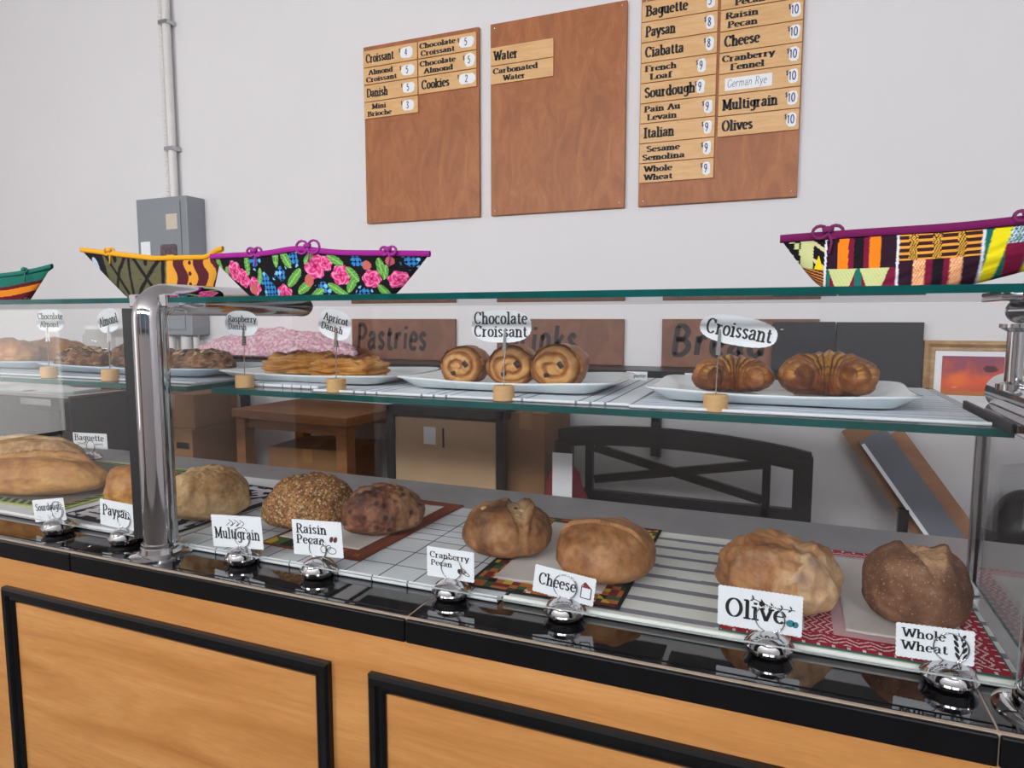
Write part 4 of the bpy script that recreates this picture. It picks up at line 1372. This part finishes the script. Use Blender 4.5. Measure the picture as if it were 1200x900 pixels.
def art_cheese(mb, fr, w, h):
    p = [(.79, .22), (.79, .66), (.84, .8), (.95, .6), (.95, .22), (.79, .22)]
    ribbon(mb, [(w * a, h * b) for a, b in p], lambda a, b: .0008, fr, .0006)
    q = [(.795, .6), (.84, .8), (.945, .6)]
    mb.add([fr(w * a, h * b, .0005) for a, b in q], [(0, 2, 1)], 1)
    return [M['ink'], plain('red_ink', S(150, 52, 52), .6)]


def art_olive(mb, fr, w, h):
    sprig(mb, fr, w * .4, h * .8, w * .52, -h * .28, 5)
    ell(mb, fr, w * .53, h * .68, w * .035, h * .075, .4, True)
    ell(mb, fr, w * .87, h * .3, w * .05, h * .09, .2, True, mi=1); ell(mb, fr, w * .93, h * .28, w * .035, h * .08, -.2, True, mi=1)
    return [M['ink'], plain('teal_ink', S(50, 130, 140), .6)]


def art_wheat(mb, fr, w, h):
    st = cr([(w * .8, h * .12), (w * .87, h * .5), (w * .8, h * .92)])
    ribbon(mb, st, lambda a, b: .0006, fr, .0006)
    for k in range(4):
        for s in (-1, 1):
            z = .24 + .18 * k
            ell(mb, fr, w * (.845 - .01 * k + s * .05), h * z, w * .022, h * .11, -s * .5, True)


def art_bag(mb, fr, w, h):
    for s in (-1, 1):
        for k in range(2):
            ribbon(mb, cr([(w * (.5 + s * .12), h * (.2 + .1 * k)), (w * (.5 + s * .25), h * (.28 + .05 * k)), (w * (.5 + s * .38), h * (.22 + .12 * k))]), lambda a, b: .0008, fr, .0006)


def art_dots(mb, fr, w, h):
    for k in range(26):
        ell(mb, fr, w * random.uniform(.1, .9), h * random.uniform(.08, .38), .0009, .0009, 0, True)


CARDS = [
    ('Sourdough', (-1.764, .933, -1.649, .951), .055, [('Sourdough', .08, .5, .32, .82)], art_dots, (-1.68, 1.09), .02),
    ('Paysan', (-1.538, .951, -1.426, .947), .063, [('Paysan', .08, .42, .4, .82)], None, (-1.455, 1.10), .0),
    ('Multigrain', (-1.179, .942, -1.037, .952), .071, [('Multigrain', .05, .28, .33, .9)], art_multi, (-1.095, 1.105), 0),
    ('Raisin Pecan', (-.955, .954, -.83, .961), .074, [('Raisin', .08, .63, .26, .62), ('Pecan', .07, .33, .24, .58)], art_raisin, (-.893, 1.107), 0),
    ('Cranberry Pecan', (-.638, .951, -.538, .951), .058, [('Cranberry', .06, .66, .2, .84), ('Pecan', .08, .4, .18, .46)], art_cran, (-.585, 1.115), 0),
    ('Cheese', (-.417, .957, -.306, .943), .05, [('Cheese', .08, .34, .42, .62)], art_cheese, (-.356, 1.113), .05),
    ('Olive', (-.093, .951, .033, .951), .065, [('Olive', .09, .26, .46, .72)], art_olive, (-.0135, 1.113), 0),
    ('Whole Wheat', (.164, .947, .262, .95), .051, [('Whole', .08, .62, .26, .56), ('Wheat', .07, .24, .26, .6)], art_wheat, (.233, 1.113), 0)]
for (nm, (xl, zl, xr, zr), h, lines, art, (hx_, hy_), yw) in CARDS:
    holder_at(hx_, hy_, ZC, 'chrome card holder gripping the %s card' % nm)
    name_card(xl, zl, xr, zr, h, lines, 'white card lettered %s in a chrome holder on the worktop' % nm, art, hy_ + .0, .0, yw, hold=None)
holder_at(-2.405, 1.70, ZC, 'chrome card holder with the Baguette card, behind the long loaf')
name_card(-2.50, .962, -2.315, .968, .058, [('Baguette', .05, .5, .4, .86)], 'white card lettered Baguette behind the long amber loaf', art_bag, 1.70, .0, 0, False)

# ------------------------------------------------------------------ cloths, plates, pastries on the middle shelf
Z2 = 1.2856
cloth('tea_towel', -1.0, -.28, 1.235, 1.82, Z2, .003, tickstripe, 'white blue-striped towel on the middle shelf under the chocolate croissants', 'towel', 'striped towels on the middle shelf', 150, 40, hem=.003, rot=.02)
cloth('tea_towel', -.27, .29, 1.225, 1.80, Z2, .003, bluefine, 'white blue-striped towel on the middle shelf at the right end', 'towel', 'striped towels on the middle shelf', 40, 150, hem=.003)
cloth('tea_towel', -1.255, -1.01, 1.27, 1.8, Z2, .006, tickstripe, 'folded white striped towel on the middle shelf beside the chrome post', 'towel', 'striped towels on the middle shelf', 80, 40, hem=.004)
cloth('tea_towel', -2.7, -1.37, 1.25, 1.8, Z2, .003, lambda u, v: c8(206, 212, 220) if (v % .05) < .02 else c8(184, 192, 202), 'grey-blue towel on the middle shelf left of the chrome post', 'towel', 'striped towels on the middle shelf', 40, 80, hem=.003)
ZPL = Z2 + .0075


def plate(x0, x1, y0, y1, mat, label, z=ZPL, lift=.02, pw=.004):
    mb = MB(); cx_, cy_ = (x0 + x1) / 2, (y0 + y1) / 2; a, b = (x1 - x0) / 2, (y1 - y0) / 2
    prof = [(0, .004), (.75, .004), (.82, .005), (.86, .009), (.985, lift), (1, lift + .001), (1, lift - .002), (.97, lift - .005), (.84, .002), (.76, 0), (0, 0)]
    n = 80; vs = []
    for r, z_ in prof:
        for k in range(n):
            t = 2 * PI * k / n
            q = 9.0 if r > .3 else 2.5
            ct, st = math.cos(t), math.sin(t)
            kk = (abs(ct) ** q + abs(st) ** q) ** (-1 / q)
            cr_ = (abs(ct * st) * 2) ** 4
            zz = z_ + (pw * cr_ if r > .9 else 0)
            vs.append((cx_ + a * r * ct * kk, cy_ + b * r * st * kk, z + zz))
    fs = []
    for j in range(len(prof) - 1):
        for k in range(n):
            fs.append((j * n + k, j * n + (k + 1) % n, (j + 1) * n + (k + 1) % n, (j + 1) * n + k))
    mb.add(vs, fs)
    o = mb.build('serving_plate', mat, None, True, (cx_, cy_, z))
    return tag(o, label, 'plate', 'serving plates on the middle shelf')


plate(-2.75, -2.14, 1.34, 1.62, M['plate_blue'], 'pale blue rectangular platter at the left edge of the middle shelf')
plate(-2.11, -1.40, 1.31, 1.60, M['plate_blue'], 'pale platter of almond pastries behind the chrome post')
plate(-1.375, -.86, 1.30, 1.62, M['plate'], 'white rectangular plate under the flat danishes')
plate(-.84, -.335, 1.30, 1.62, M['plate'], 'white rectangular plate under the chocolate croissants', pw=.006)
plate(-.262, .215, 1.275, 1.6, M['plate'], 'white rectangular plate under the two dark croissants', pw=.006)
ZD = ZPL + .0055

# croissants


def croissant(cx_, cy_, zb, R, r0, rot, label, seed, sx=1.0, hz=1.0):
    mb = MB(); vs = []; bl = []; nt_, na = 150, 80
    for j in range(nt_ + 1):
        tt = -1 + 2 * j / nt_
        a = tt * 2.45
        c = Vector((R * 1.25 * math.sin(a), R * math.cos(a), 0))
        tan = Vector((1.25 * math.cos(a), -math.sin(a), 0)).normalized(); nrm = Vector((tan.y, -tan.x, 0)) * -1
        prof = (1.06 - .56 * abs(tt) ** 1.15)
        if abs(tt) > .94: prof *= math.sqrt(max(.02, (1 - abs(tt)) / .06))
        for i in range(na):
            th = 2 * PI * i / na
            s2 = ((abs(tt) * 6.2 + .3 + .16 * math.sin(th + seed) + .12 * nz(math.cos(th), math.sin(th), tt, 1.5, 2, seed)) % 1.0)
            rr2 = r0 * prof * (1 + .22 * (1 - s2) * sm(0, .12, s2) - .08) * (1 + .11 * nz(tt * 2, math.cos(th), math.sin(th), 1.5, 4, seed))
            p = c + nrm * (math.cos(th) * rr2) + Vector((0, 0, math.sin(th) * rr2 * hz))
            zz = p.z + r0 * .78
            zz = max(zz, 0.0 + .001 * math.sin(i))
            x, y_ = p.x * sx, p.y
            vs.append((cx_ + x * math.cos(rot) - y_ * math.sin(rot), cy_ + x * math.sin(rot) + y_ * math.cos(rot), zb + max(0, zz)))
            st_ = .5 + .9 * nz(math.cos(th) * 5, math.sin(th) * 5, tt * 1.2, 1.6, 3, seed)
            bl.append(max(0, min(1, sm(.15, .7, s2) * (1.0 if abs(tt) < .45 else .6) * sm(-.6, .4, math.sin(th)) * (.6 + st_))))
    fs = [(j * na + i, (j + 1) * na + i, (j + 1) * na + (i + 1) % na, j * na + (i + 1) % na) for j in range(nt_) for i in range(na)]
    fs.append(tuple(range(na))); fs.append(tuple(nt_ * na + i for i in reversed(range(na))))
    mb.add(vs, fs); mb.bl = bl
    return bread('croissant', mb, CR['crois'], (cx_, cy_, zb), label, 'croissant', 'croissants on the right plate')


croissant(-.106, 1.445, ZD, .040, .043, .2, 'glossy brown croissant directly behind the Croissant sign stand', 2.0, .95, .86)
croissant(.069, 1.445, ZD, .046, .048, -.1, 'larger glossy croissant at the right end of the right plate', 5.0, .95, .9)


def choc_roll(cx_, cy_, zb, r, L, rot, label, seed):
    mb = MB(); n = 84; vs = []; bl = []
    rings = [(k / 26, 0) for k in range(27)] + [(1, .12), (1.02, .3), (1.03, .5), (1.02, .7), (.97, .88), (.85, .97), (.6, 1.0), (.3, 1.0), (0.001, 1.0)]
    for j, (q, s) in enumerate(rings):
        for i in range(n):
            th = 2 * PI * i / n
            rr = q * r
            yy = -L / 2 + s * L
            b = .15
            if s == 0:
                g = (q * 2.3 - th / (2 * PI) + seed + .25 * nz(math.cos(th) * q, math.sin(th) * q, 0, 1.2, 2, seed)) % 1.0
                groove = math.exp(-((g - .5) / .15) ** 2) * sm(.05, .2, q) * (1 - sm(.9, 1.0, q))
                yy += -.012 * (1 - q * q) + .007 * groove + .028 * sm(.72, 1.0, q) ** 2
                b = .75 - .75 * groove - .3 * sm(.8, 1, q) + .25 * nz(math.cos(th), math.sin(th), q, 2, 2, seed)
            d = 1 + .09 * nz(math.cos(th), math.sin(th), s * 2, 1.3, 3, seed)
            x, z = rr * math.cos(th) * d * 1.08, rr * math.sin(th) * d * .92
            z = max(z + r * .82, 0.0)
            vs.append((cx_ + x * math.cos(rot) - yy * math.sin(rot), cy_ + x * math.sin(rot) + yy * math.cos(rot), zb + z)); bl.append(max(0, min(1, b)))
    fs = [(j * n + i, j * n + (i + 1) % n, (j + 1) * n + (i + 1) % n, (j + 1) * n + i) for j in range(len(rings) - 1) for i in range(n)]
    mb.add(vs, fs); mb.bl = bl
    o = bread('chocolate_croissant', mb, CR['choc'], (cx_, cy_, zb), label, 'pastry', 'chocolate croissants on the middle plate')
    ch = MB()
    for (dx, dz, s_) in ((.3, .12, 1), (-.28, -.3, .75)):
        x, z, yy = dx * r, r * .82 + dz * r, -L / 2 - .006
        wx, wy = cx_ + x * math.cos(rot) - yy * math.sin(rot), cy_ + x * math.sin(rot) + yy * math.cos(rot)
        ch.box(-.008 * s_, .008 * s_, -.006, .02, -.006 * s_, .006 * s_, 0, Matrix.Translation((wx, wy, zb + z)) @ Matrix.Rotation(rot, 4, 'Z') @ Matrix.Rotation(.6 * (1 if dx > 0 else -1) + .3, 4, 'Y'))
    ch.build('chocolate_stick', plain('dark_chocolate', S(44, 26, 20), .35), o, bevel=.002)
    return o


choc_roll(-.715, 1.45, ZD, .049, .10, .15, 'rolled chocolate croissant at the left of its plate', .1)
choc_roll(-.592, 1.445, ZD, .052, .10, .25, 'rolled chocolate croissant in the middle, behind the wire stand', .55)
choc_roll(-.478, 1.45, ZD, .054, .11, .05, 'rolled chocolate croissant at the right of its plate', .3)


def danish(cx_, cy_, rx, ry, h, rot, label, seed):
    def d(x, y_, z, t):
        lay = .0055 * math.sin(z * 22 + 4 * nz(x, y_, z, 1.2, 2, seed)) * (1 - sm(.75, .95, z))
        dip = -.012 * (1 - sm(.35, .6, max(abs(x), abs(y_)))) * sm(.8, 1, z)
        return lay + dip + .012 * nz(x, y_, z, 2.2, 4, seed), (1 - sm(.5, .75, max(abs(x), abs(y_)))) * sm(.8, .95, z) + .5 * sm(.9, 1, z) * (nz(x, y_, z, 5, 2, seed) > .1)
    return bread('danish', blob_mesh(cx_, cy_, ZD, rx, ry, h, rot, .35, 4, .3, d, 120, 70, None, 4.0), CR['danish'], (cx_, cy_, ZD), label, 'pastry', 'danishes on the left plate')


danish(-1.235, 1.50, .10, .07, .058, .25, 'flaky square danish behind the Raspberry Danish stand side', 3)
danish(-1.035, 1.425, .092, .065, .056, -.12, 'flaky square danish right of the Apricot Danish stand', 8)
for ch in SC.objects:
    if ch.name == 'danish': ch['label'] = 'flaky layered danish, left one on the white plate'
    if ch.name == 'danish.001': ch['label'] = 'flaky layered danish, right one on the white plate'


def almond_crois(cx_, cy_, rx, ry, h, rot, label, seed):
    def d(x, y_, z, t):
        return .010 * nz(x, y_, z, 2.6, 4, seed) + .003 * math.sin(x * 16), .55 * (nz(x, y_, z, 7, 3, seed) > .12)
    o = bread('almond_croissant', blob_mesh(cx_, cy_, ZD, rx, ry, h, rot, .8, 3, .4, d, 100, 60), CR['almond'], (cx_, cy_, ZD), label, 'croissant', 'almond croissants behind the chrome post')
    fl = MB(); rnd = random.Random(seed)
    for k in range(46):
        a = rnd.uniform(0, 2 * PI); q = math.sqrt(rnd.random()) * .8
        x, y_ = q * math.cos(a), q * math.sin(a)
        zz = h * (.4 + .6 * math.sqrt(max(0, 1 - x * x - y_ * y_)) ** .9) + .003
        px_, py_ = x * rx, y_ * ry
        Mx = Matrix.Translation((cx_ + px_ * math.cos(rot) - py_ * math.sin(rot), cy_ + px_ * math.sin(rot) + py_ * math.cos(rot), ZD + zz)) @ Matrix.Rotation(rnd.uniform(0, 6), 4, 'Z') @ Matrix.Rotation(rnd.uniform(-.6, .6), 4, 'X') @ Matrix.Rotation(rnd.uniform(-.6, .6), 4, 'Y')
        ol_ = [(.009 * math.cos(2 * PI * i / 10), .0055 * math.sin(2 * PI * i / 10)) for i in range(10)]
        fl.prism(ol_, lambda u, v, t, Mx=Mx: Mx @ Vector((u, v, t)), 0, .0009)
    q = fl.build('flaked_almonds', plain('flaked_almond', S(206, 176, 132), .6, var=.25, scale=60), o); q['kind'] = 'stuff'
    return o


almond_crois(-2.02, 1.43, .09, .07, .06, .1, 'dark almond croissant with flaked nuts, left of the three by the post', 11)
almond_crois(-1.82, 1.47, .10, .07, .074, .3, 'taller almond croissant with flaked nuts behind the Almond stand', 12)
almond_crois(-1.575, 1.46, .12, .065, .058, -.1, 'dark almond croissant showing right of the chrome post', 13)


def bun(cx_, cy_, rx, ry, h, rot, label, seed):
    def d(x, y_, z, t):
        return .008 * nz(x, y_, z, 2.0, 4, seed) + .004 * math.cos(x * 9), .4 * (nz(x, y_, z, 3, 2, seed) > 0)
    return bread('chocolate_almond_croissant', blob_mesh(cx_, cy_, ZD, rx, ry, h, rot, .8, 3, .4, d), CR['choc'], (cx_, cy_, ZD), label, 'croissant', 'chocolate almond croissants at the left edge')


bun(-2.37, 1.41, .115, .06, .083, .1, 'golden brown croissant at the left edge, front one', 21)
bun(-2.34, 1.545, .135, .06, .083, .0, 'golden brown croissant behind another at the left edge', 23)

# wooden block sign stands on the front of the middle shelf
st0 = None


def stand_at(x, label):
    global st0
    g = 'wooden block sign stands on the middle shelf'
    y_, z = 1.24, 1.2857 - .0001
    if st0 is None:
        st0 = thing('sign_stand', (x, y_, z), label, 'sign stand', g)
        MB().lathe([(.0205, 0), (.0215, .001), (.0215, .029), (.0205, .03), (0, .03)], (x, y_, z), 32).build('block', M['blockwood'], st0, auto=40)
        MB().tube([(x, y_, z + .025), (x + .001, y_, z + .08), (x + .004, y_, z + .105)], .0011, 8).build('wire', M['chrome'], st0)
        MB().add([(x - .002, y_ - .0035, z + .10), (x + .006, y_ - .0035, z + .10), (x + .006, y_ - .002, z + .145), (x + .002, y_ - .002, z + .145),
                  (x - .002, y_ + .0035, z + .10), (x + .006, y_ + .0035, z + .10), (x + .006, y_ + .002, z + .145), (x + .002, y_ + .002, z + .145)],
                 [(0, 1, 2, 3), (7, 6, 5, 4), (0, 4, 5, 1)]).build('clip', M['steel'], st0)
        return st0
    return dup(st0, (x, y_, z), label, g)


def oval_card(cx_, cz, w, h, roll, yaw, lines, label, scal=True, tilt=.0):
    ux = Vector((math.cos(roll) * math.cos(yaw), math.cos(roll) * math.sin(yaw), math.sin(roll))); vx = Vector((-math.sin(roll), 0, math.cos(roll)))
    vx = (vx - ux * vx.dot(ux)).normalized(); nx = ux.cross(vx)
    if nx.y > 0: nx = -nx
    o = Vector((cx_, 1.24, cz)); fr = frame3(o, ux, vx, nx)
    t = thing('name_card', o - vx * h / 2, label, 'sign', 'oval name cards on the middle shelf')
    out = []; n = 120
    for k in range(n):
        a = 2 * PI * k / n; q = 2.6
        kk = (abs(math.cos(a)) ** q + abs(math.sin(a)) ** q) ** (-1 / q)
        am = (1 + (.022 * abs(math.sin(a * 18)) if scal else 0))
        out.append((w / 2 * math.cos(a) * kk * am, h / 2 * math.sin(a) * kk * am))
    MB().prism(out, fr, -.0005, 0).build('card', M['card'], t)
    m_ = MB()
    for (s, x, yb, cap, wd) in lines:
        text(m_, s, fr, x * w, yb * h, cap * h, wd * w, .17, .08)
    m_.build('lettering', M['ink'], t)
    return t


OV = [('Chocolate Almond', -1.905, -1.888, 1.444, .115, .062, 0, 0, [('Chocolate', -.44, .06, .26, .9), ('Almond', -.36, -.28, .24, .66)], False),
      ('Almond', -1.662, -1.658, 1.444, .08, .062, .22, 0, [('Almond', -.42, -.16, .36, .86)], False),
      ('Raspberry Danish', -1.202, -1.206, 1.438, .1, .06, -.03, 0, [('Raspberry', -.4, .06, .24, .86), ('Danish', -.4, -.24, .22, .56)], False),
      ('Apricot Danish', -.937, -.937, 1.436, .088, .066, -.25, 0, [('Apricot', -.36, .08, .24, .74), ('Danish', -.4, -.24, .22, .68)], False),
      ('Chocolate Croissant', -.529, -.535, 1.434, .128, .064, 0, 0, [('Chocolate', -.46, .08, .36, .9), ('Croissant', -.46, -.32, .34, .9)], True),
      ('Croissant', -.119, -.085, 1.428, .128, .05, -.17, 0, [('Croissant', -.42, -.22, .5, .86)], True)]
for nm, sx_, cx_, cz, w, h, ro, yw, lines, sc_ in OV:
    stand_at(sx_, 'wooden block stand holding up the oval %s card' % nm)
    oval_card(cx_, cz, w, h, ro, yw, lines, 'white oval card lettered %s on a wire stand' % nm, sc_)
for k, (x0, w) in enumerate(((-.395, .055), (-.245, .035))):
    fr = frame3((x0, 1.735 + .01, Z2 + .0042), (1, 0, 0), (0, .15, 1))
    t = thing('name_card', (x0 + w / 2, 1.745, Z2 + .0042), ['small spare Baguette card at the back of the middle shelf', 'small spare card behind the left croissant'][k], 'sign')
    MB().prism(quad(0, w, 0, .022), fr, -.0006, 0).build('card', M['card'], t)
    q = MB(); text(q, 'Baguette', fr, .004, .007, .009, w - .008, .15, .08); q.build('lettering', M['ink'], t)

# ------------------------------------------------------------------ fabric bread baskets on the top shelf
ZK = 1.4958


def basket(xb0, xb1, xr0, xr1, cy_, rim, wr, wb_, colf, rimcol, lining, label, ties, nu=300, nv=64):
    L = xr1 - xr0; cx_ = (xr0 + xr1) / 2
    t = thing('fabric_basket', (cx_, cy_, ZK), label, 'basket', 'fabric bread baskets on the top shelf')

    def P(u, v, s, inset=0.0):
        x = lerp(lerp(xb0, xb1, u), lerp(xr0, xr1, u), v ** .9)
        hw = lerp(wb_ * max(0, math.sin(PI * u)) ** .6, wr * max(0, math.sin(PI * u)) ** .9, v)
        z = ZK + v * rim(u) + (.012 * (1 - v) * (abs(2 * u - 1) ** 8))
        y_ = cy_ + s * max(0, hw - inset) + s * .003 * nz(u * 3, v, s, 3, 2) * math.sin(PI * u)
        return Vector((x, y_, z))
    mb = MB()
    for s in (-1, 1):
        mb.grid(lambda u, v, s=s: P(u, v, s), nu, nv, 0, lambda u, v, s=s: colf(max(0, min(.9999, (P(u, v, s).x - xr0) / L)), v))
    mb.grid(lambda u, v: P(u, 0, -1).lerp(P(u, 0, 1), v), 60, 4, 0, lambda u, v: colf(u, .02))
    mb.build('cloth_body', M['cloth'], t, True)
    li = MB()
    for s in (-1, 1):
        li.grid(lambda u, v, s=s: P(u, max(.04, v), s, .004), 60, 10, 0, lambda u, v: lining)
    li.build('lining', M['cloth'], t, True)
    rb_ = MB()
    for s in (-1, 1):
        rb_.grid(lambda u, v, s=s: P(u, 1, s) + Vector((0, s * (.0035 * math.sin(v * 2 * PI) + .001), -.001 + .0065 * math.cos(v * 2 * PI))), 80, 8, 0, lambda u, v: rimcol)
    rb_.build('rim_binding', M['cloth'], t, True)
    for (u, s, sz) in ties:
        p = P(u, 1, s)
        tb_ = MB()
        for d in (-1, 1):
            loop = [p + Vector((d * sz * (1 - math.cos(a)) * .5, s * .004, sz * .45 * math.sin(a) + .004)) for a in [2 * PI * k / 12 for k in range(13)]]
            tb_.tube(loop, .0028, 6)
        tb_.tube([p + Vector((-.007, s * .004, .006)), p + Vector((0, s * .006, .008)), p + Vector((.007, s * .004, .006))], .0055, 8)
        tb_.tube([p + Vector((0, s * .005, .006)), p + Vector((.006, s * .007, -.012)), p + Vector((.003, s * .007, -.03))], .0022, 6)
        o = tb_.build('tie', plain('tie_ribbon', lin(rimcol), .8), t, True)
    return t


FL = [(.15, .62, .030, 'p'), (.20, .46, .026, 'p'), (.262, .28, .025, 'p'), (.57, .66, .032, 'p'), (.615, .74, .02, 'p'), (.675, .50, .026, 'p'), (.79, .42, .024, 'p'), (.885, .36, .027, 'p'), (.42, .08, .026, 'p'),
      (.325, .42, .026, 'b'), (.35, .2, .03, 'b'), (.415, .5, .022, 'b'), (.28, .84, .022, 'b'), (.475, .82, .022, 'b'), (.735, .82, .022, 'b'), (.60, .22, .022, 'b'), (.935, .82, .026, 'b'), (.76, .1, .02, 'b'),
      (.05, .84, .024, 'l'), (.03, .72, .022, 'l'), (.235, .76, .024, 'l'), (.09, .55, .022, 'l'), (.39, .88, .022, 'l'), (.44, .82, .024, 'l'), (.475, .42, .026, 'l'), (.52, .22, .024, 'l'), (.545, .84, .02, 'l'), (.655, .82, .022, 'l'), (.715, .3, .022, 'l'), (.72, .52, .022, 'l'), (.825, .68, .022, 'l'), (.84, .56, .018, 'l'), (.30, .5, .02, 'l'), (.65, .2, .022, 'l'), (.57, .06, .024, 'l'), (.68, .08, .02, 'l'), (.83, .12, .02, 'l'),
      (.255, .22, .014, 'r'), (.54, .36, .014, 'r'), (.775, .72, .012, 'r'), (.86, .82, .012, 'r'), (.045, .5, .009, 'w'), (.065, .34, .009, 'w')]


def floral(u, v):
    x, y_ = u * .63, v * .105
    col = c8(22, 20, 24)
    for (fu, fv, r, k) in FL:
        dx, dy = x - fu * .63, y_ - fv * .105
        d = math.hypot(dx, dy); a = math.atan2(dy, dx)
        if d > r: continue
        q = d / r
        if k == 'p':
            lim = .88 + .07 * math.cos(6 * a + fu * 9)
            if q < lim:
                s = .5 + .5 * math.sin(q * 13 + 2.2 * math.sin(a * 4 + fu * 20 + q * 5))
                col = mix3(c8(206, 40, 112), c8(248, 168, 200), s * (.4 + .6 * q))
                if q < .16: col = c8(170, 24, 80)
        elif k == 'b':
            cx2, cy2 = (x / .0105) % 1 - .5, (y_ / .0105) % 1 - .5
            h = hsh(int(x / .0105), int(y_ / .0105), 5)
            if math.hypot(cx2, cy2) < .46 and (q < .6 or h > .35):
                col = c8(54, 130, 200) if h < .6 else c8(120, 190, 236)
        elif k == 'l':
            an = fu * 17 + fv * 5
            lx, ly = dx * math.cos(an) + dy * math.sin(an), -dx * math.sin(an) + dy * math.cos(an)
            if (lx / r) ** 2 + (ly / (r * .42)) ** 2 < 1:
                col = c8(150, 200, 110) if abs(ly) < r * .06 or abs((lx / r * 6) % 1 - .5) < .1 else c8(84, 148, 66)
        elif k == 'r' and q < .9:
            col = c8(196, 104, 96)
        elif k == 'w' and q < .8:
            col = c8(200, 206, 216)
    return col


def mud(u, v):
    if u < .205:
        if math.hypot((u - .13) / .035, (v - .7) / .16) < 1: return c8(196, 208, 228)
        return c8(30, 26, 32)
    if u < .70:
        base = c8(98, 96, 70); dk = c8(34, 30, 32)
        if noise.noise(Vector((u * 60, v * 14, 1))) > .45: base = c8(84, 84, 58)
        uu = (u - .24) / .225
        k = uu % 1.0
        w = .06
        if abs(k - .98) < .07 or u < .225: return dk
        if abs(k - .08 - v * .8) < w or abs(k - .88 + v * .8) < w: return dk
        if math.hypot((k - .48) / .06, (v - .88) / .09) < 1 or math.hypot((k - .48) / .06, (v - .1) / .09) < 1: return dk
        return base
    base = c8(226, 158, 58)
    n = .012 * math.sin(v * 9)
    for c0, w in ((.78, .03), (.885, .026), (.96, .014)):
        if abs(u + n - c0) < w: return c8(88, 36, 46)
    if math.hypot((u - .83) / .008, ((v * 4) % 1 - .5) / .2) < 1: return c8(88, 36, 46)
    if u > .985: return c8(226, 158, 58)
    return base


def leftb(u, v):
    n = .03 * math.sin(u * 20)
    if v + n > .58: return c8(38, 112, 98)
    if v + n > .46: return c8(96, 30, 44)
    if v + n > .24: return c8(232, 138, 36) if u < .93 else c8(130, 140, 96)
    if v + n > .06: return c8(104, 28, 44)
    return c8(150, 130, 104) if int(u * 80) % 2 else c8(96, 60, 50)


DK, MA, OR, PG = c8(48, 24, 40), c8(122, 24, 58), c8(244, 132, 30), c8(206, 210, 150)


def patch(u, v):
    s = u * 1.38
    if s < .145:
        q = s / .145
        if v < .34: return c8(206, 132, 60) if (v * 16 + q * 3) % 1 < .5 else c8(40, 26, 30)
        if abs(q - .62) < .14: return PG if v > .3 else c8(40, 30, 34)
        if q > .76:
            return c8(240, 214, 30) if v < .62 - abs(q - .88) * 3 else (c8(214, 206, 160) if int(v * 12 + q * 8) % 4 == 0 else c8(24, 22, 26))
        return c8(24, 22, 26) if (int(q * 9) + int(v * 8)) % 3 else PG
    if s < .152: return c8(226, 226, 230)
    if s < .355:
        q = (s - .152) / .203
        if v < .36:
            for c0 in (.24, .70):
                if abs(q - c0) < .21 * (.45 + .55 * v / .36): return PG if (int(q * 60) + int(v * 30)) % 3 else c8(190, 204, 130)
            return c8(30, 110, 100) if q < .06 or .42 < q < .52 else MA
        for a, b, c in ((0, .17, DK), (.17, .32, OR), (.32, .4, MA), (.4, .54, c8(28, 22, 28)), (.54, .62, MA), (.62, .78, OR), (.78, 1.01, DK)):
            if a <= q < b: return c
    if s < .362: return c8(222, 222, 228)
    if s < .582:
        q = (s - .362) / .22
        if v > .47:
            if abs((q * 3.4) % 1 - .6) < .17: return c8(236, 180, 70) if (int(q * 60) + int(v * 24)) % 2 else c8(44, 28, 30)
            return c8(232, 160, 62) if (v * 9) % 1 < .5 else c8(60, 32, 34)
        for a, b, c in ((0, .18, DK), (.18, .33, 'L'), (.33, .42, MA), (.42, .56, c8(26, 22, 30)), (.56, .64, MA), (.64, .79, 'L'), (.79, 1.01, DK)):
            if a <= q < b:
                if c == 'L': return c8(240, 200, 160) if (int(q * 50) + int(v * 22)) % 2 else c8(226, 128, 62)
                return c
    if s < .59: return c8(222, 222, 228)
    q = ((s - .59) / .11)
    k = q % 1.0
    if abs(k - (.12 + .32 * v)) < .17 + .05 * v: return c8(238, 222, 30)
    if v > .62 and k > .5: return c8(210, 230, 232) if (int(k * 22) + int(v * 18)) % 2 else c8(34, 96, 116)
    return c8(24, 104, 96) if k < .55 - .1 * v else MA


PUR, YEL, PLUM = c8(156, 40, 140), c8(232, 166, 40), c8(112, 28, 84)
basket(-1.225, -.805, -1.345, -.722, 1.29, lambda u: lerp(.108, .093, u) + .010 * math.exp(-((u - .5) / .12) ** 2), .05, .042, floral, PUR, c8(60, 30, 60),
       'black floral fabric basket with pink roses and purple rim on the top shelf', [(.29, -1, .022), (.55, -1, .032), (.86, -1, .02)])
basket(-1.735, -1.43, -1.93, -1.385, 1.37, lambda u: lerp(.155, .115, min(1, u * 1.6)) + .022 * sm(.9, 1, u), .045, .038, mud, YEL, c8(90, 70, 40),
       'olive and mustard fabric basket with black crosses on the top shelf', [(.32, -1, .02), (.55, 1, .016)])
basket(-2.5, -2.1, -2.62, -1.985, 1.32, lambda u: .078 + .028 * abs(2 * u - 1) ** 3, .05, .042, leftb, c8(38, 112, 98), c8(60, 50, 40),
       'green, orange and maroon striped fabric basket at the left edge of the top shelf', [(.87, -1, .012)])
basket(.035, .26, -.022, .62, 1.22, lambda u: .086 + .03 * sm(.3, 1, u), .06, .05, patch, PLUM, c8(60, 24, 44),
       'bright patchwork fabric basket with plum rim at the right of the top shelf', [(.11, -1, .022), (.43, 1, .016), (.50, -1, .016), (.66, -1, .018)])
